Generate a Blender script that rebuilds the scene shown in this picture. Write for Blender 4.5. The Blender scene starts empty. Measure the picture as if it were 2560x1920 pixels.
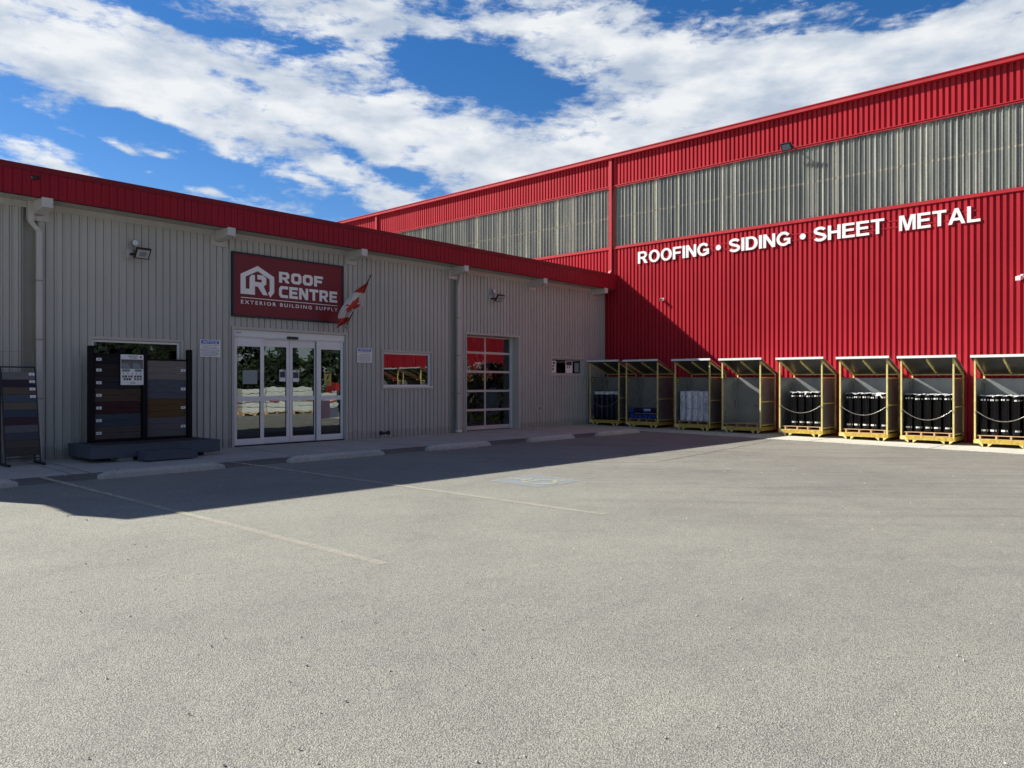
import bpy, math, random
from mathutils import Vector, Matrix
random.seed(7)
C = bpy.context.scene.collection
sc = bpy.context.scene
R = math.radians
YAW = 42.27          # camera heading measured from +X (along the grey wall) towards +Y
F = 1892.0           # focal length in pixels of the 2560 px wide photograph
K = 0.010            # the yard falls 1 % away from the grey wall
YW = 16.85           # grey wall plane
XW = 23.87           # red wall plane
ca, sa = math.cos(R(YAW)), math.sin(R(YAW))

# ------------------------------------------------------------------ camera
cam = bpy.data.cameras.new('camera'); cam.sensor_width = 36; cam.lens = 36 * F / 2560
cam.clip_start = 0.05; cam.clip_end = 3000
co = bpy.data.objects.new('camera', cam); C.objects.link(co)
co.location = (0, 0, 1.5); co.rotation_euler = (R(90), 0, R(YAW - 90))
sc.camera = co

# ------------------------------------------------------------------ view + sun + sky
sc.view_settings.view_transform = 'Standard'; sc.view_settings.look = 'None'
sc.view_settings.exposure = 0.72; sc.view_settings.gamma = 1.0
sc.view_settings.use_curve_mapping = False
TOSUN = Vector((-0.5, 1.0, 0.81)).normalized()
ELEV = math.asin(TOSUN.z)
sun = bpy.data.lights.new('sun', 'SUN'); sun.energy = 5.0; sun.angle = R(0.5); sun.color = (1.0, 0.955, 0.865)
so = bpy.data.objects.new('sun', sun); C.objects.link(so); so.location = (-10, 30, 30)
so.rotation_euler = TOSUN.to_track_quat('Z', 'Y').to_euler()
W = bpy.data.worlds.new('World'); sc.world = W; W.use_nodes = True
SKY_STRENGTH = 0.060

def build_world():
    nt = W.node_tree; N = nt.nodes; L = nt.links; N.clear()
    out = N.new('ShaderNodeOutputWorld'); bg = N.new('ShaderNodeBackground'); bg.inputs[1].default_value = SKY_STRENGTH
    sky = N.new('ShaderNodeTexSky'); sky.sky_type = 'NISHITA'; sky.sun_disc = False
    sky.sun_elevation = ELEV
    sky.sun_rotation = math.atan2(TOSUN.x, TOSUN.y)
    sky.air_density = 1.0; sky.dust_density = 0.25; sky.ozone_density = 3.0; sky.altitude = 400
    hs = N.new('ShaderNodeHueSaturation'); hs.inputs['Saturation'].default_value = 1.28; hs.inputs['Value'].default_value = 1.12
    vt = N.new('ShaderNodeVectorMath'); vt.operation = 'MULTIPLY'; L.new(sky.outputs[0], vt.inputs[0]); vt.inputs[1].default_value = (1.0, 0.98, 1.07)
    L.new(vt.outputs[0], hs.inputs['Color'])
    tc = N.new('ShaderNodeTexCoord')
    rot = N.new('ShaderNodeVectorRotate'); rot.rotation_type = 'Z_AXIS'; rot.inputs['Angle'].default_value = R(90 - YAW)
    L.new(tc.outputs['Generated'], rot.inputs['Vector'])
    sp = N.new('ShaderNodeSeparateXYZ'); L.new(rot.outputs[0], sp.inputs[0])
    def m(op, a, b=None, c=None, clamp=False):
        n = N.new('ShaderNodeMath'); n.operation = op; n.use_clamp = clamp
        for i, v in enumerate((a, b, c)):
            if v is None: continue
            if isinstance(v, (int, float)): n.inputs[i].default_value = v
            else: L.new(v, n.inputs[i])
        return n.outputs[0]
    x, y, z = sp.outputs
    az = m('ARCTAN2', x, y)
    aaz = m('ABSOLUTE', az)
    side = N.new('ShaderNodeMapRange'); side.interpolation_type = 'SMOOTHSTEP'; L.new(aaz, side.inputs['Value'])
    for nm, v in (('From Min', 0.75), ('From Max', 1.6), ('To Min', 1.30), ('To Max', 0.95)): side.inputs[nm].default_value = v
    L.new(side.outputs[0], hs.inputs['Saturation'])
    sv = N.new('ShaderNodeMapRange'); L.new(aaz, sv.inputs['Value'])
    for nm, v in (('From Min', 0.75), ('From Max', 1.5), ('To Min', 1.15), ('To Max', 0.70)): sv.inputs[nm].default_value = v
    L.new(sv.outputs[0], hs.inputs['Value'])  # sky out of view dimmed and toned to tame the shade light
    h = m('SQRT', m('ADD', m('MULTIPLY', x, x), m('MULTIPLY', y, y)))
    el = m('DIVIDE', z, m('MAXIMUM', h, 0.02))
    cb = N.new('ShaderNodeCombineXYZ'); L.new(az, cb.inputs[0]); L.new(el, cb.inputs[1]); P = cb.outputs[0]
    # broad shape of the cloud field: soft ellipses at fixed bearings and heights (az, tan el)
    def blob(px, py, rx, ry, rotd, wt):
        a = math.atan((px - 1280) / F); e = (960 - py) / F * math.cos(a)
        mp = N.new('ShaderNodeMapping'); mp.vector_type = 'TEXTURE'
        mp.inputs['Location'].default_value = (a, e, 0)
        mp.inputs['Rotation'].default_value = (0, 0, R(-rotd))
        mp.inputs['Scale'].default_value = (rx / F, ry / F, 1)
        L.new(Pd, mp.inputs[0])
        g = N.new('ShaderNodeTexGradient'); g.gradient_type = 'SPHERICAL'; L.new(mp.outputs[0], g.inputs[0])
        return m('MULTIPLY', g.outputs['Fac'], wt)
    # warp the lookup a little so that the ellipses lose their outline
    nw = N.new('ShaderNodeTexNoise'); nw.inputs['Scale'].default_value = 7; nw.inputs['Detail'].default_value = 4
    L.new(P, nw.inputs['Vector'])
    vm = N.new('ShaderNodeVectorMath'); vm.operation = 'MULTIPLY_ADD'
    L.new(nw.outputs['Color'], vm.inputs[0]); vm.inputs[1].default_value = (0.07, 0.05, 0)
    vs = N.new('ShaderNodeVectorMath'); vs.operation = 'SUBTRACT'; L.new(P, vs.inputs[0]); vs.inputs[1].default_value = (0.035, 0.025, 0)
    L.new(vs.outputs[0], vm.inputs[2]); Pd = vm.outputs[0]
    B = [(60, 110, 680, 170, 6, 1.6), (430, 180, 560, 120, 14, 1.2), (820, 280, 520, 120, 20, 1.3), (1200, 370, 600, 150, 14, 1.5),
         (1500, 430, 500, 130, 0, 1.1), (820, 10, 700, 75, 6, 1.3), (930, 110, 260, 120, 50, .9), (1430, 50, 330, 130, 12, 1.5), (1750, 150, 460, 140, 6, 1.5),
         (1950, 300, 800, 200, -14, 1.7), (2380, 210, 560, 200, -14, 1.5), (1620, 270, 380, 150, 0, .9), (2150, 100, 500, 110, 2, 1.2),
         (120, 365, 150, 40, 4, 1.7), (140, 295, 170, 30, 14, 1.3), (190, 435, 150, 30, 14, 1.9), (550, 345, 290, 44, 26, 1.7), (840, 430, 340, 56, 24, 1.3), (860, 500, 380, 50, 4, 1.3), (620, 520, 260, 24, 6, .9),
         (320, 370, 60, 16, 22, 1.5), (400, 376, 60, 14, 12, 1.4), (372, 425, 26, 14, 20, 1.3), (760, 448, 90, 14, 12, 1.3), (540, 490, 90, 16, 10, 1.5),
         (1190, 180, 270, 85, 14, -2.3), (1400, 215, 120, 50, 10, -.9), (400, 48, 250, 36, 16, -1.5), (640, 205, 190, 26, 16, -1.0), (320, 300, 400, 40, 4, -1.8), (60, 330, 200, 22, 0, -1.0),
         (2320, 0, 620, 50, -2, -1.8), (1640, 10, 120, 50, 14, -.8), (480, 440, 620, 110, 12, -1.0), (30, 275, 240, 26, 4, -1.2), (880, 375, 260, 26, 22, -1.0), (640, 425, 200, 40, 22, -.8), (1250, 85, 160, 40, 20, -.6), (980, 440, 160, 30, 15, -.6)]
    s = None
    for b in B:
        o = blob(*b); s = o if s is None else m('ADD', s, o)
    # fibrous detail drawn out along the wind
    mp = N.new('ShaderNodeMapping'); mp.inputs['Rotation'].default_value = (0, 0, R(20)); mp.inputs['Scale'].default_value = (7, 27, 1); L.new(P, mp.inputs[0])
    n1 = N.new('ShaderNodeTexNoise'); n1.inputs['Scale'].default_value = 1.0; n1.inputs['Detail'].default_value = 10; n1.inputs['Roughness'].default_value = 0.62; n1.inputs['Distortion'].default_value = 0.35
    L.new(mp.outputs[0], n1.inputs['Vector'])
    mp2 = N.new('ShaderNodeMapping'); mp2.inputs['Rotation'].default_value = (0, 0, R(12)); mp2.inputs['Scale'].default_value = (17, 38, 1); L.new(P, mp2.inputs[0])
    n2 = N.new('ShaderNodeTexNoise'); n2.inputs['Scale'].default_value = 1.0; n2.inputs['Detail'].default_value = 8; n2.inputs['Roughness'].default_value = 0.6
    L.new(mp2.outputs[0], n2.inputs['Vector'])
    det = m('ADD', m('MULTIPLY', m('SUBTRACT', n1.outputs['Fac'], 0.5), 3.9), m('MULTIPLY', m('SUBTRACT', n2.outputs['Fac'], 0.5), 3.4))
    mp4 = N.new('ShaderNodeMapping'); mp4.inputs['Rotation'].default_value = (0, 0, R(30)); mp4.inputs['Scale'].default_value = (46, 80, 1); L.new(P, mp4.inputs[0])
    n4 = N.new('ShaderNodeTexNoise'); n4.inputs['Scale'].default_value = 1.0; n4.inputs['Detail'].default_value = 6; n4.inputs['Roughness'].default_value = 0.65; n4.inputs['Distortion'].default_value = 0.5
    L.new(mp4.outputs[0], n4.inputs['Vector'])
    det = m('ADD', det, m('MULTIPLY', m('SUBTRACT', n4.outputs['Fac'], 0.5), 1.8))
    cov = m('ADD', m('SUBTRACT', m('MULTIPLY', s, 0.92), 0.30), det)
    # behind the camera only thin scattered cloud
    back = m('MULTIPLY', m('SUBTRACT', m('ABSOLUTE', az), 0.85), 1.2, clamp=True)
    hi = m('MULTIPLY', m('SUBTRACT', el, 0.70), 2.0, clamp=True)
    cov = m('SUBTRACT', m('SUBTRACT', cov, m('MULTIPLY', back, 0.06)), m('MULTIPLY', hi, 0.35))
    mr = N.new('ShaderNodeMapRange'); mr.interpolation_type = 'SMOOTHSTEP'
    mr.inputs['From Min'].default_value = -0.48; mr.inputs['From Max'].default_value = 0.98
    L.new(cov, mr.inputs['Value']); mask = mr.outputs[0]
    # white tops, grey blue folds
    n3 = N.new('ShaderNodeTexNoise'); n3.inputs['Scale'].default_value = 0.55; n3.inputs['Detail'].default_value = 7; n3.inputs['Roughness'].default_value = 0.55
    L.new(mp2.outputs[0], n3.inputs['Vector'])
    cr = N.new('ShaderNodeValToRGB'); e = cr.color_ramp.elements
    e[0].position = 0.36; e[0].color = (0.47, 0.545, 0.65, 1); e[1].position = 0.62; e[1].color = (0.84, 0.86, 0.87, 1)
    L.new(n3.outputs['Fac'], cr.inputs[0])
    sc2 = N.new('ShaderNodeVectorMath'); sc2.operation = 'SCALE'; L.new(cr.outputs[0], sc2.inputs[0]); sc2.inputs['Scale'].default_value = 0.66 / SKY_STRENGTH
    # cloud laid over the sky by its mask
    mx = N.new('ShaderNodeMix'); mx.data_type = 'RGBA'
    L.new(m('MULTIPLY', mask, 0.95), mx.inputs['Factor'])
    L.new(hs.outputs[0], mx.inputs['A']); L.new(sc2.outputs[0], mx.inputs['B'])
    L.new(mx.outputs['Result'], bg.inputs[0]); L.new(bg.outputs[0], out.inputs[0])
build_world()

# ------------------------------------------------------------------ helpers: materials
def mat(name, col, rough=0.6, metal=0.0, var=0.0, vscale=3.0, bump=0.0, bscale=40.0, spec=0.5, stretch=None, coat=0.0, col2=None, obj=True, dirt=0.0):
    m = bpy.data.materials.new(name); m.use_nodes = True; nt = m.node_tree; N = nt.nodes; L = nt.links
    b = N['Principled BSDF']; b.inputs['Base Color'].default_value = (*col, 1); b.inputs['Roughness'].default_value = rough
    b.inputs['Metallic'].default_value = metal; b.inputs['Specular IOR Level'].default_value = spec
    if coat: b.inputs['Coat Weight'].default_value = coat; b.inputs['Coat Roughness'].default_value = 0.15
    tc = N.new('ShaderNodeTexCoord'); geo = N.new('ShaderNodeNewGeometry')
    src = tc.outputs['Object'] if obj else geo.outputs['Position']
    if stretch:
        mp = N.new('ShaderNodeMapping'); mp.inputs['Scale'].default_value = stretch; L.new(src, mp.inputs[0]); src = mp.outputs[0]
    if var > 0:
        n = N.new('ShaderNodeTexNoise'); n.inputs['Scale'].default_value = vscale; n.inputs['Detail'].default_value = 6; n.inputs['Roughness'].default_value = 0.6
        L.new(src, n.inputs['Vector'])
        r = N.new('ShaderNodeValToRGB'); e = r.color_ramp.elements; e[0].position = 0.3; e[1].position = 0.7
        c2 = col2 if col2 else tuple(min(1, c * (1 + var)) for c in col)
        e[0].color = (*[c * (1 - var) for c in col], 1); e[1].color = (*c2, 1)
        L.new(n.outputs['Fac'], r.inputs[0]); L.new(r.outputs[0], b.inputs['Base Color'])
        mr = N.new('ShaderNodeMapRange'); mr.inputs['To Min'].default_value = max(0.03, rough - 0.1); mr.inputs['To Max'].default_value = min(1, rough + 0.1)
        L.new(n.outputs['Fac'], mr.inputs['Value']); L.new(mr.outputs[0], b.inputs['Roughness'])
    if bump > 0:
        n2 = N.new('ShaderNodeTexNoise'); n2.inputs['Scale'].default_value = bscale; n2.inputs['Detail'].default_value = 4
        L.new(src, n2.inputs['Vector'])
        bm = N.new('ShaderNodeBump'); bm.inputs['Strength'].default_value = bump; bm.inputs['Distance'].default_value = 0.01
        L.new(n2.outputs['Fac'], bm.inputs['Height']); L.new(bm.outputs[0], b.inputs['Normal'])
    return m

def nodes(name):
    m = bpy.data.materials.new(name); m.use_nodes = True
    return m, m.node_tree.nodes, m.node_tree.links, m.node_tree.nodes['Principled BSDF']

def ramp(N, L, fac, stops):
    r = N.new('ShaderNodeValToRGB'); e = r.color_ramp.elements
    while len(e) < len(stops): e.new(0.5)
    for i, (p, c) in enumerate(stops): e[i].position = p; e[i].color = (*c, 1)
    L.new(fac, r.inputs[0]); return r.outputs[0]

def noise(N, L, src, scale, detail=5, rough=0.55, dist=0.0):
    n = N.new('ShaderNodeTexNoise'); n.inputs['Scale'].default_value = scale; n.inputs['Detail'].default_value = detail
    n.inputs['Roughness'].default_value = rough; n.inputs['Distortion'].default_value = dist
    L.new(src, n.inputs['Vector']); return n.outputs['Fac']

def mixc(N, L, blend, fac, a, b):
    x = N.new('ShaderNodeMix'); x.data_type = 'RGBA'; x.blend_type = blend
    for k, v in (('Factor', fac), ('A', a), ('B', b)):
        if isinstance(v, (int, float)): x.inputs[k].default_value = v
        elif isinstance(v, tuple): x.inputs[k].default_value = (*v, 1)
        else: L.new(v, x.inputs[k])
    return x.outputs['Result']

def mscale(N, L, src, s):
    mp = N.new('ShaderNodeMapping'); mp.inputs['Scale'].default_value = s; L.new(src, mp.inputs[0]); return mp.outputs[0]

def asphalt():
    m, N, L, b = nodes('asphalt'); p = N.new('ShaderNodeNewGeometry').outputs['Position']
    big = noise(N, L, mscale(N, L, p, (1, 1, 0)), 0.35, 6, 0.6, 0.6)
    mid = noise(N, L, mscale(N, L, p, (1.0, 1.7, 0)), 1.6, 9, 0.78, 0.4)
    vor = N.new('ShaderNodeTexVoronoi'); vor.inputs['Scale'].default_value = 120; L.new(mscale(N, L, p, (1, 1, 0)), vor.inputs['Vector'])
    vo2 = N.new('ShaderNodeTexVoronoi'); vo2.inputs['Scale'].default_value = 210; L.new(mscale(N, L, p, (1, 1, 0)), vo2.inputs['Vector'])
    base = ramp(N, L, big, [(0.30, (0.425, 0.415, 0.37)), (0.70, (0.525, 0.513, 0.45))])
    md = ramp(N, L, mid, [(0.3, (0.85, 0.855, 0.865)), (0.50, (1, 1, 1)), (0.75, (1.05, 1.04, 1.02))])
    c = mixc(N, L, 'MULTIPLY', 1.0, base, md)
    st = ramp(N, L, vor.outputs['Color'], [(0.0, (0.52, 0.53, 0.55)), (0.35, (0.92, 0.92, 0.92)), (0.8, (1.18, 1.16, 1.1))])
    c = mixc(N, L, 'MULTIPLY', 0.85, c, st)
    gap = ramp(N, L, vor.outputs['Distance'], [(0.30, (1, 1, 1)), (0.62, (0.42, 0.42, 0.42))])
    c = mixc(N, L, 'MULTIPLY', 0.75, c, gap)
    fine = ramp(N, L, vo2.outputs['Color'], [(0.0, (0.60, 0.60, 0.62)), (0.9, (1.22, 1.22, 1.19))])
    c = mixc(N, L, 'MULTIPLY', 0.8, c, fine)
    # isolated oil spots and a few dark crumbs
    sp = noise(N, L, mscale(N, L, p, (1, 1, 0)), 0.9, 5, 0.7, 1.2)
    spot = ramp(N, L, sp, [(0.66, (1, 1, 1)), (0.78, (0.74, 0.73, 0.74))])
    c = mixc(N, L, 'MULTIPLY', 1.0, c, spot)
    v3 = N.new('ShaderNodeTexVoronoi'); v3.inputs['Scale'].default_value = 2.3; L.new(mscale(N, L, p, (1, 1.3, 0)), v3.inputs['Vector'])
    cr = ramp(N, L, v3.outputs['Distance'], [(0.012, (0.15, 0.14, 0.13)), (0.02, (1, 1, 1))])
    c = mixc(N, L, 'MULTIPLY', 1.0, c, cr)
    sx = N.new('ShaderNodeSeparateXYZ'); L.new(p, sx.inputs[0])
    def mr(src, a, b2, c0, c1):
        q = N.new('ShaderNodeMapRange'); q.interpolation_type = 'SMOOTHSTEP'
        for nm, v in (('From Min', a), ('From Max', b2), ('To Min', c0), ('To Max', c1)): q.inputs[nm].default_value = v
        L.new(src, q.inputs['Value']); return q.outputs[0]
    # tyre scuffs: long streaks in the turning lane in front of the bins
    rt = N.new('ShaderNodeVectorRotate'); rt.rotation_type = 'Z_AXIS'; rt.inputs['Angle'].default_value = R(48); L.new(p, rt.inputs['Vector'])
    sk = noise(N, L, mscale(N, L, rt.outputs[0], (0.22, 2.6, 0)), 1.0, 6, 0.62, 0.8)
    streak = ramp(N, L, sk, [(0.36, (0.80, 0.80, 0.82)), (0.50, (0.97, 0.97, 0.97)), (0.7, (1.03, 1.03, 1.02))])
    lane = mr(sx.outputs[0], 5.0, 13.0, 0.0, 1.0)
    c = mixc(N, L, 'MULTIPLY', lane, c, streak)
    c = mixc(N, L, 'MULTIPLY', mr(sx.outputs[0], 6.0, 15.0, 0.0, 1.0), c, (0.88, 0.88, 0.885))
    # unworn dark strip between the walk and the wheel stops
    c = mixc(N, L, 'MULTIPLY', mr(sx.outputs[1], 13.12, 13.24, 0.0, 1.0), c, (0.60, 0.60, 0.62))
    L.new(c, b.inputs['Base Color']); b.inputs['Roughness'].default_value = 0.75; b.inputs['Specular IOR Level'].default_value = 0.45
    add = N.new('ShaderNodeMath'); add.operation = 'SUBTRACT'; L.new(noise(N, L, p, 240, 3), add.inputs[0]); L.new(vor.outputs['Distance'], add.inputs[1])
    bm = N.new('ShaderNodeBump'); bm.inputs['Strength'].default_value = 0.9; bm.inputs['Distance'].default_value = 0.006
    L.new(add.outputs[0], bm.inputs['Height']); L.new(bm.outputs[0], b.inputs['Normal'])
    return m

def concrete(name, lo, hi, bump=0.25):
    m, N, L, b = nodes(name); p = N.new('ShaderNodeNewGeometry').outputs['Position']
    c = ramp(N, L, noise(N, L, p, 1.3, 7, 0.65, 0.5), [(0.3, lo), (0.7, hi)])
    c = mixc(N, L, 'MULTIPLY', 0.7, c, ramp(N, L, noise(N, L, p, 22, 6, 0.7), [(0.3, (0.78, 0.78, 0.78)), (0.6, (1.06, 1.06, 1.04))]))
    c = mixc(N, L, 'MULTIPLY', 0.9, c, ramp(N, L, noise(N, L, mscale(N, L, p, (1, 1, 1)), 5.5, 4, 0.7, 1.0), [(0.66, (1, 1, 1)), (0.74, (0.68, 0.67, 0.66))]))
    L.new(c, b.inputs['Base Color']); b.inputs['Roughness'].default_value = 0.88; b.inputs['Specular IOR Level'].default_value = 0.3
    bm = N.new('ShaderNodeBump'); bm.inputs['Strength'].default_value = bump; bm.inputs['Distance'].default_value = 0.008
    L.new(noise(N, L, p, 90, 5, 0.7), bm.inputs['Height']); L.new(bm.outputs[0], b.inputs['Normal'])
    return m

def painted_metal(name, col, rough=0.4, streak=0.10, spec=0.5, panels=None):
    """factory painted sheet: faint vertical run-off streaks, a touch of dust, slight unevenness of gloss"""
    m, N, L, b = nodes(name); p = N.new('ShaderNodeNewGeometry').outputs['Position']
    s = noise(N, L, mscale(N, L, p, (6, 6, 0.25)), 1.0, 6, 0.6)
    k = 1 - streak
    c = mixc(N, L, 'MULTIPLY', 1.0, tuple(col), ramp(N, L, s, [(0.3, (k, k, k)), (0.7, (1 + streak * .6,) * 3)]))
    g = noise(N, L, p, 0.5, 4, 0.6)
    c = mixc(N, L, 'MULTIPLY', 0.8, c, ramp(N, L, g, [(0.3, (0.92, 0.92, 0.93)), (0.7, (1.06, 1.05, 1.04))]))
    if panels:
        sx = N.new('ShaderNodeSeparateXYZ'); L.new(p, sx.inputs[0]); dv = N.new('ShaderNodeMath'); dv.operation = 'DIVIDE'; L.new(sx.outputs[panels[0]], dv.inputs[0]); dv.inputs[1].default_value = 0.9144
        fl_ = N.new('ShaderNodeMath'); fl_.operation = 'FLOOR'; L.new(dv.outputs[0], fl_.inputs[0]); wn = N.new('ShaderNodeTexWhiteNoise'); wn.noise_dimensions = '1D'; L.new(fl_.outputs[0], wn.inputs['W'])
        c = mixc(N, L, 'MULTIPLY', 1.0, c, ramp(N, L, wn.outputs['Value'], [(0.0, (1 - panels[1],) * 3), (1.0, (1 + panels[1],) * 3)]))
        # foot shade painted into the colour: height by noise, none above half a metre
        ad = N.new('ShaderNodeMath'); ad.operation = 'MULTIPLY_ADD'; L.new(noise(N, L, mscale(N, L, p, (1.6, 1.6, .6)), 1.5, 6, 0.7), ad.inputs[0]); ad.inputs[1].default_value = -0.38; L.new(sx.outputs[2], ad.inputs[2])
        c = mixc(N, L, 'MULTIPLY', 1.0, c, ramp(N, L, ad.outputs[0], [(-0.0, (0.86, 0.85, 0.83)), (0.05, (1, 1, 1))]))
    L.new(c, b.inputs['Base Color']); b.inputs['Specular IOR Level'].default_value = spec
    mr = N.new('ShaderNodeMapRange'); mr.inputs['To Min'].default_value = rough - .07; mr.inputs['To Max'].default_value = rough + .1
    L.new(s, mr.inputs['Value']); L.new(mr.outputs[0], b.inputs['Roughness'])
    bm = N.new('ShaderNodeBump'); bm.inputs['Strength'].default_value = 0.12; bm.inputs['Distance'].default_value = 0.02
    L.new(noise(N, L, mscale(N, L, p, (3, 3, 1.2)), 1.0, 3), bm.inputs['Height']); L.new(bm.outputs[0], b.inputs['Normal'])
    return m

def worn_paint(name, col, cover=0.5, soft=0.12, scale=16, amax=0.95, fade=False):
    m, N, L, b = nodes(name); p = N.new('ShaderNodeNewGeometry').outputs['Position']
    c = mixc(N, L, 'MULTIPLY', 0.7, tuple(col), ramp(N, L, noise(N, L, p, 40, 4), [(0.3, (0.8, 0.8, 0.8)), (0.7, (1.1, 1.1, 1.1))]))
    L.new(c, b.inputs['Base Color']); b.inputs['Roughness'].default_value = 0.85
    n = noise(N, L, p, scale, 8, 0.75)
    a = N.new('ShaderNodeMapRange'); a.inputs['From Min'].default_value = cover - soft; a.inputs['From Max'].default_value = cover + soft
    a.inputs['To Min'].default_value = 0.0; a.inputs['To Max'].default_value = amax
    L.new(n, a.inputs['Value'])
    sx = N.new('ShaderNodeSeparateXYZ'); L.new(p, sx.inputs[0]); y = N.new('ShaderNodeMapRange'); L.new(sx.outputs[1], y.inputs['Value'])
    for nm, v in (('From Min', 8.0), ('From Max', 12.5), ('To Min', 0.34 if fade else 1.0), ('To Max', 1.0)): y.inputs[nm].default_value = v
    mm = N.new('ShaderNodeMath'); mm.operation = 'MULTIPLY'; L.new(a.outputs[0], mm.inputs[0]); L.new(y.outputs[0], mm.inputs[1]); L.new(mm.outputs[0], b.inputs['Alpha'])
    return m

def glass(name, refl=0.30, tint=(0.32, 0.36, 0.36), wave=0.03, wscale=1.6):
    m = bpy.data.materials.new(name); m.use_nodes = True; nt = m.node_tree; N = nt.nodes; L = nt.links; N.clear()
    out = N.new('ShaderNodeOutputMaterial'); tr = N.new('ShaderNodeBsdfTransparent'); tr.inputs[0].default_value = (*tint, 1)
    gl = N.new('ShaderNodeBsdfGlossy'); gl.inputs['Roughness'].default_value = 0.0; gl.inputs[0].default_value = (0.9, 0.97, 0.97, 1)
    fr = N.new('ShaderNodeFresnel'); fr.inputs[0].default_value = 1.5
    ad = N.new('ShaderNodeMath'); ad.operation = 'ADD'; ad.use_clamp = True; ad.inputs[1].default_value = refl - 0.04; L.new(fr.outputs[0], ad.inputs[0])
    mx = N.new('ShaderNodeMixShader'); L.new(ad.outputs[0], mx.inputs[0]); L.new(tr.outputs[0], mx.inputs[1]); L.new(gl.outputs[0], mx.inputs[2]); L.new(mx.outputs[0], out.inputs[0])
    p = N.new('ShaderNodeNewGeometry').outputs['Position']
    bm = N.new('ShaderNodeBump'); bm.inputs['Strength'].default_value = wave; bm.inputs['Distance'].default_value = 0.1
    L.new(noise(N, L, p, wscale, 2, 0.5), bm.inputs['Height']); L.new(bm.outputs[0], gl.inputs['Normal']); 
    return m

def grp_skylight():
    """weathered translucent corrugated sheet: greenish grey fibreglass, girt seen as a pale line at one height"""
    m, N, L, b = nodes('fibreglass_sheet'); p = N.new('ShaderNodeNewGeometry').outputs['Position']
    c = ramp(N, L, noise(N, L, mscale(N, L, p, (1, 9, 0.35)), 1.0, 7, 0.7), [(0.28, (0.18, 0.186, 0.178)), (0.5, (0.31, 0.315, 0.295)), (0.74, (0.52, 0.51, 0.465))])
    c = mixc(N, L, 'MULTIPLY', 0.8, c, ramp(N, L, noise(N, L, p, 14, 6, 0.7), [(0.3, (0.75, 0.77, 0.75)), (0.7, (1.12, 1.12, 1.08))]))
    sx = N.new('ShaderNodeSeparateXYZ'); L.new(p, sx.inputs[0])
    # lapped sheet edges every 0.914 m run pale
    fr = N.new('ShaderNodeMath'); fr.operation = 'FRACT'; dv = N.new('ShaderNodeMath'); dv.operation = 'DIVIDE'; L.new(sx.outputs[1], dv.inputs[0]); dv.inputs[1].default_value = 0.9144
    L.new(dv.outputs[0], fr.inputs[0])
    lap = ramp(N, L, fr.outputs[0], [(0.0, (1, 1, 1)), (0.045, (1, 1, 1)), (0.06, (0, 0, 0)), (1.0, (0, 0, 0))])
    c = mixc(N, L, 'MIX', lap, c, (0.52, 0.51, 0.42))
    d2 = N.new('ShaderNodeMath'); d2.operation = 'DIVIDE'; L.new(sx.outputs[1], d2.inputs[0]); d2.inputs[1].default_value = 0.0762
    f2 = N.new('ShaderNodeMath'); f2.operation = 'FLOOR'; L.new(d2.outputs[0], f2.inputs[0]); wn = N.new('ShaderNodeTexWhiteNoise'); wn.noise_dimensions = '1D'; L.new(f2.outputs[0], wn.inputs['W'])
    c = mixc(N, L, 'MULTIPLY', 1.0, c, ramp(N, L, wn.outputs['Value'], [(0.0, (0.72, 0.74, 0.76)), (0.7, (1.0, 1.0, 1.0)), (0.86, (1.55, 1.5, 1.42))]))
    def band(z0, hw, col, c, f=0.75):
        s = N.new('ShaderNodeMath'); s.operation = 'SUBTRACT'; L.new(sx.outputs[2], s.inputs[0]); s.inputs[1].default_value = z0
        a = N.new('ShaderNodeMath'); a.operation = 'ABSOLUTE'; L.new(s.outputs[0], a.inputs[0])
        g = N.new('ShaderNodeMath'); g.operation = 'LESS_THAN'; L.new(a.outputs[0], g.inputs[0]); g.inputs[1].default_value = hw
        g2 = N.new('ShaderNodeMath'); g2.operation = 'MULTIPLY'; L.new(g.outputs[0], g2.inputs[0]); g2.inputs[1].default_value = f
        return mixc(N, L, 'MIX', g2.outputs[0], c, col)
    c = band(7.82, 0.03, (0.42, 0.39, 0.31), c)
    L.new(c, b.inputs['Base Color']); b.inputs['Roughness'].default_value = 0.42; b.inputs['Specular IOR Level'].default_value = 0.5
    return m

def roll_wrap(name, col, gloss=0.2, spec=0.28):
    m, N, L, b = nodes(name); tc = N.new('ShaderNodeTexCoord').outputs['Object']
    oi = N.new('ShaderNodeObjectInfo'); ad = N.new('ShaderNodeVectorMath'); ad.operation = 'ADD'; L.new(tc, ad.inputs[0])
    cb = N.new('ShaderNodeCombineXYZ'); L.new(oi.outputs['Random'], cb.inputs[0])
    sc_ = N.new('ShaderNodeVectorMath'); sc_.operation = 'SCALE'; sc_.inputs['Scale'].default_value = 30; L.new(cb.outputs[0], sc_.inputs[0]); L.new(sc_.outputs[0], ad.inputs[1])
    v = ad.outputs[0]
    c = mixc(N, L, 'MULTIPLY', 1.0, tuple(col), ramp(N, L, noise(N, L, v, 6, 5), [(0.3, (0.7, 0.7, 0.7)), (0.7, (1.25, 1.25, 1.25))]))
    L.new(c, b.inputs['Base Color']); b.inputs['Roughness'].default_value = gloss; b.inputs['Specular IOR Level'].default_value = spec
    bm = N.new('ShaderNodeBump'); bm.inputs['Strength'].default_value = 0.5; bm.inputs['Distance'].default_value = 0.012
    L.new(noise(N, L, mscale(N, L, v, (14, 14, 2.0)), 1.0, 4, 0.6, 0.8), bm.inputs['Height']); L.new(bm.outputs[0], b.inputs['Normal'])
    return m

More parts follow.
